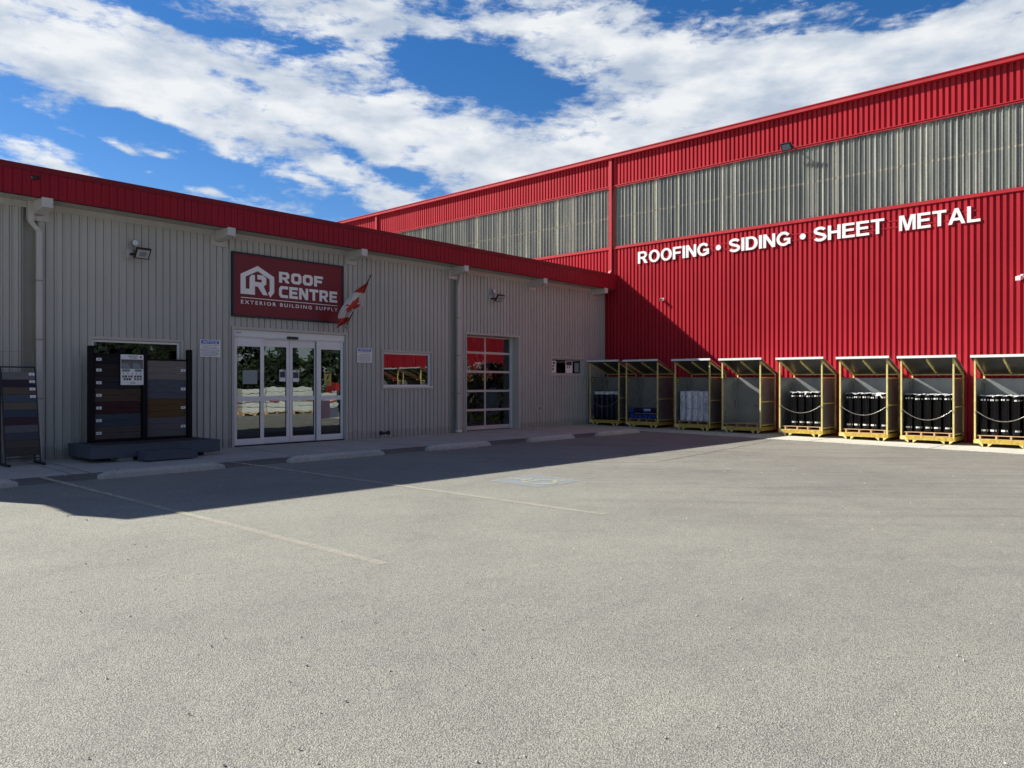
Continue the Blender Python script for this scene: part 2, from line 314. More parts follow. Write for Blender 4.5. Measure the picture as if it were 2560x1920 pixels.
M = {}
M['asphalt'] = asphalt()
M['walk'] = concrete('concrete_walk', (0.46, 0.455, 0.43), (0.58, 0.57, 0.53), 0.15)
M['strip'] = concrete('concrete_strip', (0.54, 0.52, 0.45), (0.68, 0.65, 0.56), 0.15)
M['stop'] = concrete('precast_concrete', (0.48, 0.48, 0.45), (0.62, 0.61, 0.57), 0.6)
M['joint'] = mat('joint_dark', (0.03, 0.03, 0.03), 0.9)
M['line'] = worn_paint('worn_line_paint', (0.76, 0.71, 0.54), 0.44, 0.18, 12, 0.85, True)
M['line2'] = worn_paint('faded_line_paint', (0.74, 0.70, 0.55), 0.48, 0.16, 12, 0.45, True)
M['hcblue'] = worn_paint('worn_blue_paint', (0.40, 0.50, 0.58), 0.48, 0.2, 14, 0.5)
M['hcyel'] = worn_paint('worn_yellow_paint', (0.72, 0.65, 0.38), 0.47, 0.16, 14, 0.6)
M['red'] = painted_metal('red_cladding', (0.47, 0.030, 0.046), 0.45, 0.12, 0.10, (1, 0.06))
M['redtrim'] = painted_metal('red_trim', (0.46, 0.024, 0.034), 0.4, 0.08, 0.35)
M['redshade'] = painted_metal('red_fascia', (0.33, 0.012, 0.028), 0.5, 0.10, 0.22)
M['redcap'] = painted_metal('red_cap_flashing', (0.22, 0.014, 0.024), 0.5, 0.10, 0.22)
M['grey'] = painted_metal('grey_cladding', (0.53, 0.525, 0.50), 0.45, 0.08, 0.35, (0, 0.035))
M['greytrim'] = painted_metal('grey_trim', (0.56, 0.55, 0.53), 0.45, 0.06, 0.35)
M['greydark'] = painted_metal('grey_channel', (0.34, 0.325, 0.30), 0.45, 0.1, 0.35)
M['soffit'] = painted_metal('soffit_metal', (0.44, 0.42, 0.38), 0.5, 0.05, 0.3)
M['beam'] = mat('painted_beam', (0.60, 0.59, 0.57), 0.6, var=0.06)
M['grp'] = grp_skylight()
M['white'] = mat('white_paint', (0.80, 0.80, 0.80), 0.35, var=0.04, vscale=1.5)
M['letter'] = mat('letter_white', (0.88, 0.88, 0.88), 0.4, var=0.03)
M['whitealu'] = mat('white_aluminium', (0.86, 0.87, 0.90), 0.32, var=0.05, vscale=2)
M['alu'] = mat('clear_aluminium', (0.62, 0.61, 0.62), 0.35, metal=0.2, var=0.05)
M['glass'] = glass('door_glass', 0.20, wave=0.010, wscale=2.2)
M['glass2'] = glass('garage_glass', 0.14, wave=0.09, wscale=3.0)
M['glass3'] = glass('window_glass', 0.13, wave=0.012)
M['glass4'] = glass('wavy_window_glass', 0.16, wave=0.10, wscale=2.4)
M['black'] = mat('black_plastic', (0.012, 0.012, 0.014), 0.4)
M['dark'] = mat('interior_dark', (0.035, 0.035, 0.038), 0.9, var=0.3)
M['intfloor'] = mat('interior_floor', (0.06, 0.06, 0.06), 0.35, var=0.2)
M['navy'] = mat('navy_frame', (0.012, 0.015, 0.032), 0.45)
M['signred'] = mat('sign_vinyl_red', (0.20, 0.008, 0.020), 0.5, var=0.08, vscale=0.8)
M['signwhite'] = mat('sign_white', (0.90, 0.90, 0.92), 0.45, var=0.02)
M['yellow'] = mat('yellow_paint', (0.70, 0.58, 0.19), 0.42, var=0.16, vscale=7, col2=(0.84, 0.74, 0.33), bump=0.15, bscale=25)
M['yellowr'] = mat('rusty_yellow_paint', (0.50, 0.34, 0.05), 0.55, var=0.35, vscale=14, col2=(0.70, 0.52, 0.10), bump=0.2, bscale=30)
M['galv'] = mat('galvanised_sheet', (0.315, 0.33, 0.325), 0.30, metal=0.5, var=0.16, vscale=3.0, bump=0.08, bscale=8)
M['underside'] = mat('roof_underside_shade', (0.12, 0.122, 0.115), 0.32, metal=0.6, var=0.2, vscale=3)  # dark tone paints the shade under the bin roofs
M['edge'] = mat('sunlit_edge_tone', (0.84, 0.86, 0.86), 0.35, var=0.06, vscale=6)  # sunlight on the bin roof fronts put into the pale colour
M['roofsheet'] = mat('roof_sheet', (0.60, 0.62, 0.62), 0.30, metal=0.85, var=0.08, vscale=3)
M['wood'] = mat('pallet_wood', (0.62, 0.40, 0.23), 0.8, var=0.22, vscale=8, stretch=(1, 1, 6), bump=0.3, bscale=30)
M['woodold'] = mat('old_pallet_wood', (0.38, 0.28, 0.19), 0.85, var=0.3, vscale=8, bump=0.3, bscale=30)
M['chain'] = mat('chain_zinc', (0.62, 0.61, 0.58), 0.3, metal=0.7)
M['rollblack'] = roll_wrap('black_plastic_wrap', (0.004, 0.004, 0.005), 0.15)
M['rollnavy'] = roll_wrap('navy_plastic_wrap', (0.006, 0.012, 0.032), 0.3)
M['rollblue'] = roll_wrap('blue_plastic_wrap', (0.012, 0.065, 0.32), 0.3)
M['rollwhite'] = roll_wrap('white_paper_wrap', (0.74, 0.76, 0.80), 0.6)
M['rolltop'] = mat('roll_end_white', (0.70, 0.73, 0.78), 0.6, var=0.1)
M['rollend'] = mat('roll_end_grey', (0.30, 0.30, 0.29), 0.6, var=0.3, vscale=30)
M['label'] = mat('paper_label', (0.66, 0.66, 0.64), 0.5, var=0.12, vscale=40)
M['film'] = mat('bright_stretch_film', (0.80, 0.80, 0.80), 0.15, var=0.1)
M['compblack'] = mat('composite_black', (0.008, 0.009, 0.013), 0.55, var=0.15, spec=0.15)
M['noticeblue'] = mat('notice_blue', (0.02, 0.12, 0.62), 0.4)
M['ink'] = mat('ink', (0.05, 0.06, 0.10), 0.6)
M['inkgrey'] = mat('ink_grey', (0.23, 0.26, 0.33), 0.6)
M['paper'] = mat('paper_white', (0.90, 0.91, 0.93), 0.6, var=0.03)
M['postyel'] = mat('poster_yellow', (0.58, 0.55, 0.10), 0.55)
M['flagred'] = mat('flag_red', (0.52, 0.045, 0.035), 0.8, var=0.1)
M['flagwhite'] = mat('flag_white', (0.66, 0.65, 0.66), 0.8, var=0.05)
M['lens'] = mat('lamp_lens', (0.50, 0.48, 0.45), 0.25)
M['leddisc'] = mat('led_disc', (0.70, 0.75, 0.82), 0.3)
M['bark'] = mat('bark', (0.09, 0.07, 0.05), 0.9, var=0.3, bump=0.5, bscale=12)
M['leaf'] = mat('foliage', (0.022, 0.040, 0.014), 0.9, var=0.55, vscale=1.2)
M['leafb'] = mat('foliage_pale', (0.036, 0.056, 0.022), 0.9, var=0.5, vscale=1.2)
M['scrub'] = mat('scrub_ground', (0.17, 0.15, 0.11), 0.95, var=0.3, vscale=0.3)
M['wrapwhite'] = mat('wrapped_white_bundle', (0.62, 0.64, 0.60), 0.35, var=0.18, vscale=2.5, bump=0.4, bscale=6)
M['wrappink'] = mat('wrapped_pink_bundle', (0.52, 0.30, 0.27), 0.4, var=0.18, vscale=2.5)
M['wrapbrown'] = mat('cardboard', (0.26, 0.17, 0.09), 0.8, var=0.15)
M['machred'] = mat('machine_red', (0.40, 0.03, 0.03), 0.4, var=0.1)

# ------------------------------------------------------------------ helpers: geometry
WORLD = (Vector((0, 0, 0)), Vector((1, 0, 0)), Vector((0, 1, 0)), Vector((0, 0, 1)))
GW = (Vector((0, YW, 0)), Vector((1, 0, 0)), Vector((0, 0, 1)), Vector((0, -1, 0)))      # grey wall: u = x, v = z, w = out of the wall
RW = (Vector((XW, 0, 0)), Vector((0, -1, 0)), Vector((0, 0, 1)), Vector((-1, 0, 0)))    # red wall: u = -y, v = z, w = out of the wall

class MB:
    def __init__(s, fr=WORLD): s.v = []; s.f = []; s.mi = []; s.fr = fr; s.m = 0; s.smooth = False
    def p(s, u, v, w):
        o, U, V, Wd = s.fr; q = o + U * u + V * v + Wd * w; s.v.append((q.x, q.y, q.z)); return len(s.v) - 1
    def face(s, idx): s.f.append(tuple(idx)); s.mi.append(s.m)
    def quad(s, a, b, c, d): s.face([s.p(*a), s.p(*b), s.p(*c), s.p(*d)])
    def box(s, u0, u1, v0, v1, w0, w1):
        i = [s.p(u, v, w) for w in (w0, w1) for v in (v0, v1) for u in (u0, u1)]
        for q in ((0, 2, 3, 1), (4, 5, 7, 6), (0, 1, 5, 4), (2, 6, 7, 3), (0, 4, 6, 2), (1, 3, 7, 5)): s.face([i[k] for k in q])
        return s
    def hexa(s, a, b):                      # two quads of four points each, joined
        i = [s.p(*q) for q in a] + [s.p(*q) for q in b]
        s.face(i[0:4][::-1]); s.face(i[4:8])
        for k in range(4): n = (k + 1) % 4; s.face([i[k], i[n], i[4 + n], i[4 + k]])
        return s
    def prism(s, pts, w0, w1):              # polygon in (u, v) pulled from w0 to w1
        n = len(pts); a = [s.p(x, y, w0) for x, y in pts]; b = [s.p(x, y, w1) for x, y in pts]
        s.face(a[::-1]); s.face(b)
        for k in range(n): j = (k + 1) % n; s.face([a[k], a[j], b[j], b[k]])
        return s
    def tube(s, path, r, n=8, closed=False, cap=True):
        path = [Vector(q) for q in path]; rings = []
        for i, q in enumerate(path):
            t = (path[min(i + 1, len(path) - 1)] - path[max(i - 1, 0)]).normalized()
            a = t.cross(Vector((0, 0, 1)))
            if a.length < 1e-3: a = t.cross(Vector((1, 0, 0)))
            a.normalize(); b = t.cross(a)
            rr = r[i] if isinstance(r, (list, tuple)) else r
            rings.append([s.p(*(q + (a * math.cos(2 * math.pi * k / n) + b * math.sin(2 * math.pi * k / n)) * rr)) for k in range(n)])
        for i in range(len(rings) - 1):
            for k in range(n): j = (k + 1) % n; s.face([rings[i][k], rings[i][j], rings[i + 1][j], rings[i + 1][k]])
        if cap: s.face(rings[0][::-1]); s.face(rings[-1])
        return s
    def build(s, name, m, parent=None, bevel=0, smooth=False):
        me = bpy.data.meshes.new(name); me.from_pydata(s.v, [], s.f)
        for q in (m if isinstance(m, (list, tuple)) else [m]): me.materials.append(M[q] if isinstance(q, str) else q)
        me.polygons.foreach_set('material_index', s.mi)
        if smooth: me.polygons.foreach_set('use_smooth', [True] * len(me.polygons))
        me.update()
        o = bpy.data.objects.new(name, me); C.objects.link(o)
        if parent: attach(o, parent)
        if bevel:
            b = o.modifiers.new('bevel', 'BEVEL'); b.width = bevel; b.segments = 2; b.limit_method = 'ANGLE'
        return o

def attach(o, parent):
    """parent a mesh whose vertices are in world coordinates without moving it"""
    bpy.context.view_layer.update()
    o.parent = parent; o.matrix_parent_inverse = parent.matrix_world.inverted()

def tag(o, label=None, cat=None, group=None, kind=None):
    if label: o['label'] = label
    if cat: o['category'] = cat
    if group: o['group'] = group
    if kind: o['kind'] = kind
    return o

def thing(name, loc, label, cat, group=None, rz=0):
    o = bpy.data.objects.new(name, None); C.objects.link(o); o.location = loc; o.rotation_euler = (0, 0, rz); o.empty_display_size = 0.2
    return tag(o, label, cat, group)

def copy_tree(o, parent=None):
    c = o.copy(); C.objects.link(c); c.parent = parent
    if parent: c.matrix_parent_inverse = o.matrix_parent_inverse.copy()
    for ch in list(o.children):
        copy_tree(ch, c)
    return c

def gz(y): return -K * (YW - y)
def on(px, py, Y):                          # the point at depth plane Y seen at a pixel of the photograph (used for the curled flag only)
    r = (px - 1280) / F; d = Y / (sa - ca * r)
    return Vector(((ca + sa * r) * d, Y, 1.5 + (960 - py) / F * d))

def curve_mesh(splines, depth=0.0):
    cu = bpy.data.curves.new('tmp', 'CURVE'); cu.dimensions = '2D'; cu.fill_mode = 'BOTH'; cu.extrude = depth
    for pts in splines:
        sp = cu.splines.new('POLY'); sp.points.add(len(pts) - 1); sp.use_cyclic_u = True
        for i, (x, y) in enumerate(pts): sp.points[i].co = (x, y, 0, 1)
    return to_mesh(cu)

def to_mesh(cu):
    o = bpy.data.objects.new('tmp', cu); C.objects.link(o)
    dg = bpy.context.evaluated_depsgraph_get(); dg.update()
    me = bpy.data.meshes.new_from_object(o.evaluated_get(dg)); C.objects.unlink(o)
    return me

def text_mesh(body, bold=0.0, spacing=1.0, depth=0.0, shear=0.0):
    cu = bpy.data.curves.new('tmp', 'FONT'); cu.body = body; cu.size = 1; cu.offset = bold; cu.space_character = spacing; cu.extrude = depth; cu.shear = shear; cu.resolution_u = 5
    return to_mesh(cu)

def place(me, name, m, fr, u0, u1, v0, v1, w, depth, parent=None):
    """fit a flat mesh into a rectangle of a wall frame"""
    xs = [v.co.x for v in me.vertices]; ys = [v.co.y for v in me.vertices]; zs = [v.co.z for v in me.vertices]
    ax, bx, ay, by, az, bz = min(xs), max(xs), min(ys), max(ys), min(zs), max(zs)
    o, U, V, Wd = fr
    for v in me.vertices:
        a = u0 + (v.co.x - ax) / (bx - ax) * (u1 - u0); b = v0 + (v.co.y - ay) / (by - ay) * (v1 - v0)
        c = w + ((v.co.z - az) / (bz - az) * depth if bz > az else 0)
        v.co = o + U * a + V * b + Wd * c
    me.materials.clear(); me.materials.append(M[m]); me.name = name
    ob = bpy.data.objects.new(name, me); C.objects.link(ob)
    if parent: attach(ob, parent)
    return ob

def corrugate(mb, u0, u1, v0, v1, prof, per, phase=0.0, holes=(), extra=None):
    """profiled sheet; holes are (u0,u1,v0,v1) left open"""
    pts = []
    k = math.floor((u0 - phase) / per) - 1
    def wat(u):
        t = (u - phase) % per
        q = list(prof) + [(per, prof[0][1])]
        for (a, wa), (b, wb) in zip(q, q[1:]):
            if a <= t <= b: return wa + (wb - wa) * ((t - a) / (b - a) if b > a else 0)
        return prof[0][1]
    us = {round(u0, 5), round(u1, 5)}
    for h in holes:
        for e in h[:2]:
            if u0 < e < u1: us.add(round(e, 5))
    while True:
        base = phase + k * per
        if base > u1: break
        for a, _ in prof:
            if u0 < base + a < u1: us.add(round(base + a, 5))
        k += 1
    us = sorted(us)
    for a, b in zip(us, us[1:]):
        if b - a < 1e-4: continue
        mid = (a + b) / 2; iv = [(v0, v1)]
        for h in holes:
            if h[0] <= mid <= h[1]:
                nv = []
                for p, q in iv:
                    if h[3] <= p or h[2] >= q: nv.append((p, q)); continue
                    if h[2] > p: nv.append((p, h[2]))
                    if h[3] < q: nv.append((h[3], q))
                iv = nv
        wa, wb = wat(a + 1e-6), wat(b - 1e-6)
        for p, q in iv: mb.quad((a, p, wa), (b, p, wb), (b, q, wb), (a, q, wa))

GPROF = [(0, 0), (0.094, 0), (0.097, -0.016), (0.104, -0.016), (0.106, 0.031), (0.127, 0.031), (0.129, -0.016), (0.137, -0.016), (0.140, 0)]
RPROF = [(0, 0), (0.056, 0), (0.064, 0.065), (0.144, 0.065)]
PER = 0.1524

# ================================================================== the setting
g = MB(); 
for x0, x1 in ((-300, 500),):
    for y0, y1 in ((-300, 500),): g.quad((x0, y0, gz(y0)), (x1, y0, gz(y0)), (x1, y1, gz(y1)), (x0, y1, gz(y1)))
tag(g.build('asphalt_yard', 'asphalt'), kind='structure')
g = MB(); e = 0.006
def slab(mb, x0, x1, y0, y1, e): mb.quad((x0, y0, gz(y0) + e), (x1, y0, gz(y0) + e), (x1, y1, gz(y1) + e), (x0, y1, gz(y1) + e))
slab(g, -8, 21.0, 14.03, YW + .3, e)
g.m = 1
for xj in (-3.1, 0.3, 4.45, 4.72, 8.85, 12.05, 15.3, 18.9): slab(g, xj, xj + .014, 14.03, YW - .02, e + .003)
tag(g.build('concrete_walk', ['walk', 'joint']), kind='structure')
g = MB(); slab(g, 21.0, XW, 1.2, YW + .3, e)
g.m = 1
for yj in (14.0, 11.0, 8.0, 5.0, 2.0): slab(g, 21.0, XW, yj, yj + .014, e + .003)
tag(g.build('concrete_strip', ['strip', 'joint']), kind='structure')
g = MB(); g.quad((-300, -300, gz(-300) + .05), (500, -300, gz(-300) + .05), (500, -34, gz(-34) + .05), (-300, -34, gz(-34) + .05))
tag(g.build('scrubland', 'scrub'), kind='structure')

g = MB(); rr = random.Random(9)
for (xa, ya, xb, yb) in ((13.6, 8.2, 20.6, 8.9),):
    n = 90; off = 0; P0 = None
    for i in range(n + 1):
        t = i / n; off += rr.uniform(-.018, .018) - off * .02; x = xa + (xb - xa) * t; y = ya + (yb - ya) * t + off; w = rr.uniform(.004, .012)
        if P0: g.quad((P0[0], P0[1] - P0[2], gz(P0[1]) + .004), (x, y - w, gz(y) + .004), (x, y + w, gz(y) + .004), (P0[0], P0[1] + P0[2], gz(P0[1]) + .004))
        P0 = (x, y, w)
tag(g.build('asphalt_crack', 'joint'), kind='structure')

# parking lines (slightly askew to the wall, as painted) and the worn accessible bay mark
for (xa, ya, xb, yb) in ((3.97, 13.98, 4.23, 5.39), (7.24, 13.98, 7.66, 5.42), (10.82, 13.98, 11.30, 5.3), (14.12, 13.98, 14.55, 5.3), (17.45, 13.98, 17.9, 5.25)):
    g = MB(); n = 24; hw = 0.05
    for i in range(n):
        t0, t1 = i / n, (i + 1) / n
        a = (xa + (xb - xa) * t0, ya + (yb - ya) * t0); b = (xa + (xb - xa) * t1, ya + (yb - ya) * t1)
        g.quad((a[0] - hw, a[1], gz(a[1]) + .011), (b[0] - hw, b[1], gz(b[1]) + .011), (b[0] + hw, b[1], gz(b[1]) + .011), (a[0] + hw, a[1], gz(a[1]) + .011))
    tag(g.build('parking_line', 'line' if xa < 8 else 'line2'), kind='structure')
g = MB(); slab(g, 8.86, 9.97, 7.5, 8.57, .010); g.m = 1
def stroke(mb, pts, hw, e):
    for (x0, y0), (x1, y1) in zip(pts, pts[1:]):
        dx, dy = x1 - x0, y1 - y0; l = math.hypot(dx, dy); nx, ny = -dy / l * hw, dx / l * hw
        mb.quad((x0 - nx, y0 - ny, gz(y0 - ny) + e), (x1 - nx, y1 - ny, gz(y1 - ny) + e), (x1 + nx, y1 + ny, gz(y1 + ny) + e), (x0 + nx, y0 + ny, gz(y0 + ny) + e))
cx, cy = 9.36, 7.93
stroke(g, [(cx - .02, cy + .50), (cx - .02, cy + .12), (cx + .22, cy + .12), (cx + .34, cy - .22), (cx + .42, cy - .20)], .032, .015)
stroke(g, [(cx - .02, cy + .30), (cx + .18, cy + .30)], .028, .019)
stroke(g, [(cx + .25 * math.cos(R(a)) - .0, cy - .03 + .27 * math.sin(R(a))) for a in range(120, 341, 20)], .032, .015)
stroke(g, [(cx - .07, cy + .57), (cx + .03, cy + .57)], .045, .015)
tag(g.build('accessible_bay_mark', ['hcblue', 'hcyel']), kind='structure')

# ================================================================== grey building
gb = thing('store_building', (12, YW, 0), 'low grey ribbed metal store building with a deep red fascia and sliding glass doors', 'building')
DOOR = (8.78, 11.93, -0.1, 2.80); WIN1 = (5.69, 7.53, 1.42, 2.43); WIN2 = (13.19, 14.97, 1.42, 2.40); WIN3 = (20.60, 22.44, 1.84, 2.41)
GAR = (16.42, 18.86, -0.1, 3.06); CH1 = (4.46, 4.72, -0.1, 4.95); CH2 = (15.70, 15.98, -0.1, 4.95)
mb = MB(GW)
corrugate(mb, 0.25, XW - .002, -0.02, 4.97, GPROF, PER, 0.03, (DOOR, WIN1, WIN2, WIN3, GAR, CH1, CH2))
# screw heads on the girt lines
for vz in (0.12, 1.33, 2.72, 3.62):
    u = 0.03 + .048
    while u < XW - .1:
        if not any(h[0] - .03 < u < h[1] + .03 and h[2] < vz < h[3] for h in (DOOR, WIN1, WIN2, WIN3, GAR, CH1, CH2)) and u > .3:
            mb.box(u - .007, u + .007, vz - .007, vz + .007, 0.0005, .007)
        u += PER
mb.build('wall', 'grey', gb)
for h in (CH1, CH2):
    mb = MB(GW); mb.box(h[0], h[1], -.02, 4.95, -.09, -.05)
    mb.box(h[0] - .02, h[0] + .004, -.02, 4.95, -.051, .026); mb.box(h[1] - .004, h[1] + .02, -.02, 4.95, -.051, .026)
    mb.build('wall_channel', 'greydark', gb)
# end wall, back wall and roof of the building
mb = MB()
mb.quad((.25, YW, -.02), (.25, 31, .12), (.25, 31, 4.3), (.25, YW, 5.0)); mb.quad((.25, 31, 0), (XW, 31, 0), (XW, 31, 4.3), (.25, 31, 4.3))
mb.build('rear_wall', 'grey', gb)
mb = MB(); mb.hexa([(0, 16.36, 5.10), (XW - .05, 16.36, 5.10), (XW - .05, 31.4, 4.35), (0, 31.4, 4.35)], [(0, 16.36, 5.16), (XW - .05, 16.36, 5.16), (XW - .05, 31.4, 4.41), (0, 31.4, 4.41)])
mb.build('roof', 'greydark', gb)
# soffit (ribbed panels) and head trim
mb = MB(); u = 0.0
while u < XW - .02:
    b = min(u + .1524, XW - .02)
    mb.box(u, b - .006, 16.29, 16.845, 5.050, 5.062); mb.box(b - .006, b, 16.29, 16.845, 5.055, 5.062); u += .1524
mb.build('soffit', 'soffit', gb)
mb = MB(GW); mb.box(.25, XW - .004, 4.95, 5.047, 0.0, .028); mb.box(.25, XW - .004, 4.925, 4.95, .0, .034)
mb.build('head_trim', 'greytrim', gb)
# fascia with seams, cap flashing, drip edge
FR = (Vector((0, 16.27, 0)), Vector((1, 0, 0)), Vector((0, 0, 1)), Vector((0, -1, 0)))
mb = MB(FR)
FP = [(0, 0.012), (0.006, 0.0), (0.018, 0.0), (0.024, 0.012), (0.080, .012), (0.084, .009), (0.092, .009), (0.096, .012)]
corrugate(mb, 0, XW - .07, 5.045, 5.52, FP, PER, 0.02)
mb.box(0, XW - .07, 5.03, 5.60, -.06, -.002)
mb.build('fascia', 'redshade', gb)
mb = MB(FR); mb.box(-.01, XW - .06, 5.505, 5.615, -.10, .030); mb.box(-.01, XW - .06, 5.03, 5.048, -.06, .022)
u = 1.2
while u < XW - 1: mb.box(u, u + .012, 5.503, 5.6165, -.10, .0325); u += 3.05
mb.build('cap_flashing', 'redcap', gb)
mb = MB(); mb.box(-.01, .02, 16.34, 31.4, 5.14, 5.22); mb.build('gable_trim', 'redcap', gb)
# roof beam ends poking out under the fascia
for i, (a, b) in enumerate(((4.62, 4.81), (8.32, 8.51), (12.01, 12.20), (15.75, 15.93), (19.45, 19.63), (22.94, 23.14), (0.9, 1.09))):
    mb = MB()
    mb.hexa([(a, 16.225, 4.865), (b, 16.225, 4.865), (b, 16.84, 4.80), (a, 16.84, 4.80)], [(a, 16.225, 5.046), (b, 16.225, 5.046), (b, 16.84, 5.046), (a, 16.84, 5.046)])
    o = mb.build('roof_beam', 'beam', gb, bevel=.006)
    mb = MB(GW); d = .10
    mb.box(a - d, a - .004, 4.70, 4.925, .024, .040); mb.box(b + .004, b + d, 4.70, 4.925, .024, .040); mb.box(a - .004, b + .004, 4.70, 4.793, .024, .040)
    mb.box(a - d, b + d, 4.69, 4.70, .0, .045)
    mb.build('beam_flashing', 'greytrim', o)

def trim_frame(mb, h, t=.055, w=.034, sill=True):
    u0, u1, v0, v1 = h
    mb.box(u0 - t, u1 + t, v1, v1 + t, .0, w); mb.box(u0 - t, u0, v0, v1, .0, w - .002); mb.box(u1, u1 + t, v0, v1, .0, w - .002)
    if sill: mb.box(u0 - t, u1 + t, v0 - t, v0, .0, w)

def reveal(mb, h, dep, t=.012, bottom=True):
    u0, u1, v0, v1 = h
    mb.box(u0, u0 + t, v0, v1, -dep, .0); mb.box(u1 - t, u1, v0, v1, -dep, .0); mb.box(u0 + t, u1 - t, v1 - t, v1, -dep, .0)
    if bottom: mb.box(u0 + t, u1 - t, v0, v0 + t, -dep, .0)

# ---- windows
def window(h, dep, sill_d, gl, fw=.045, white='whitealu'):
    mb = MB(GW); u0, u1, v0, v1 = h
    trim_frame(mb, h); reveal(mb, h, dep + .05)
    o = mb.build('window', 'greytrim', gb)
    t = .013; mb = MB(GW); a, b, c, d = u0 + t, u1 - t, v0 + t, v1 - t
    mb.box(a, b, d - fw, d, -dep - .04, -dep + .03); mb.box(a, b, c, c + fw, -dep - .04, -dep + .03)
    mb.box(a, a + fw, c + fw, d - fw, -dep - .04, -dep + .029); mb.box(b - fw, b, c + fw, d - fw, -dep - .04, -dep + .029)
    mb.build('window_frame', white, o, bevel=.004)
    mb = MB(GW); mb.box(a + fw, b - fw, c + fw, d - fw, -dep - .012, -dep - .006); mb.build('pane', gl, o)
    if sill_d:
        mb = MB(GW); mb.box(u0 - .03, u1 + .03, v0 - .022, v0 + .012, -.0, sill_d); mb.build('sill', white, o, bevel=.004)
    return o
window(WIN1, .05, .05, 'glass4')
window(WIN2, .07, .07, 'glass3')
window(WIN3, .10, .04, 'glass3', .035, 'greytrim')

# ---- sliding entrance
mb = MB(GW); trim_frame(mb, DOOR, .06, .05, False); reveal(mb, DOOR, .32, .014, False)
ent = mb.build('entrance', 'greytrim', gb)
mb = MB(GW); mb.box(8.80, 11.915, 2.63, 2.785, -.25, -.02); mb.box(8.80, 11.915, 2.60, 2.627, -.25, -.045); mb.box(8.80, 11.915, 2.735, 2.74, -.02, -.012)
mb.build('header', 'whitealu', ent, bevel=.006)
mb = MB(GW); mb.box(10.20, 10.50, 2.615, 2.685, -.02, .03); mb.build('motion_sensor', 'black', ent, bevel=.01)
mb = MB(GW); mb.box(8.86, 8.98, 2.71, 2.728, -.0195, -.016); mb.build('maker_plate', 'inkgrey', ent)
mb = MB(GW); mb.box(8.78, 11.93, -.005, .035, -.26, -.03); mb.build('threshold', 'black', ent)
def leaf(u0, u1, w, stile_l, stile_r, toph, name):
    mb = MB(GW); v0, v1 = .04, 2.598; t = .022
    gt = 2.40 if toph else 2.42; ml, mh = 1.085, 1.20
    for (a, b, c, d) in ((u0, u0 + stile_l, v0, v1), (u1 - stile_r, u1, v0, v1), (u0 + stile_l, u1 - stile_r, v0, .185), (u0 + stile_l, u1 - stile_r, ml, mh), (u0 + stile_l, u1 - stile_r, gt, v1)):
        mb.box(a, b, c, d, w - t, w + t)
    mb.box(u0 + stile_l + .01, u1 - stile_r - .01, gt + .03, v1 - .03, w + t, w + t + .004)
    o = mb.build(name, 'whitealu', ent, bevel=.003)
    for c, d in ((.185, ml), (mh, gt)):
        mb = MB(GW); mb.box(u0 + stile_l, u1 - stile_r, c, d, w - .004, w + .004); mb.build('pane', 'glass', ent)
        q = .006
        for ga in (u0 + stile_l, u1 - stile_r - q):
            mb = MB(GW); mb.box(ga, ga + q, c, d, w + .0045, w + t + .001); mb.build('pane_gasket', 'black', ent)
    return o
leaf(8.815, 9.60, -.08, .085, .10, True, 'side_panel'); leaf(9.585, 10.335, -.15, .03, .085, False, 'sliding_panel')
leaf(10.345, 11.10, -.15, .085, .045, False, 'sliding_panel'); leaf(11.10, 11.905, -.08, .12, .085, True, 'side_panel')
mb = MB(GW); mb.tube([(10.30, .80, -.13), (10.30, .80, -.10)], .028, 14); mb.build('lock', 'chain', ent, smooth=False)

# ---- glazed overhead door, set back
mb = MB(GW); trim_frame(mb, GAR, .045, .036, False); reveal(mb, GAR, .40, .014, False)
od = mb.build('overhead_door', 'greytrim', gb)
D0, D1, DW = 16.46, 18.82, -.33
rows = [(0.16, .63), (.70, 1.24), (1.31, 1.86), (1.93, 2.47), (2.54, 2.99)]
mb = MB(GW); mid = 17.585
mb.box(D0, D0 + .06, .03, 3.03, DW - .02, DW + .02); mb.box(D1 - .06, D1, .03, 3.03, DW - .02, DW + .02)
ys = [.03] + [v for r in rows for v in r] + [3.03]
for a, b in zip(ys[0::2], ys[1::2]): mb.box(D0 + .06, D1 - .06, a, b, DW - .02, DW + .02)
for a, b in rows: mb.box(mid - .03, mid + .03, a, b, DW - .02, DW + .018)
for a, b in list(zip(ys[2:-1:2], ys[3:-1:2])): mb.box(D0 + .06, D1 - .06, (a + b) / 2 - .003, (a + b) / 2 + .003, DW + .02, DW + .024)
mb.build('door_frame', 'alu', od, bevel=.003)
for a, b in rows:
    for c, d in ((D0 + .06, mid - .03), (mid + .03, D1 - .06)):
        m2 = MB(GW); m2.box(c, d, a, b, DW - .004, DW + .004); m2.build('pane', 'glass2', od)
mb = MB(GW); mb.box(D1, D1 + .024, .0, 3.04, DW - .03, DW + .06); mb.build('door_track', 'white', od)

# ---- dark rooms behind the glass
mb = MB(); Y0 = YW + .45
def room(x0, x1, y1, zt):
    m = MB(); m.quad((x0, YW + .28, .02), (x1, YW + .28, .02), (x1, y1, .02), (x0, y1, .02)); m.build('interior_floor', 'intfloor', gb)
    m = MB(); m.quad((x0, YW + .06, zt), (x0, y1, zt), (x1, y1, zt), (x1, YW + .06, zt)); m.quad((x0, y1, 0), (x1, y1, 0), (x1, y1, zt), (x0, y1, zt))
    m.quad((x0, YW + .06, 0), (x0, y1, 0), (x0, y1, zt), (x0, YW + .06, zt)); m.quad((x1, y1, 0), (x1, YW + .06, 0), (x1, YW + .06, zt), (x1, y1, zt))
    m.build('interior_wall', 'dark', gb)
room(.3, 15.6, 24, 3.9); room(15.75, 23.7, 25, 3.9)
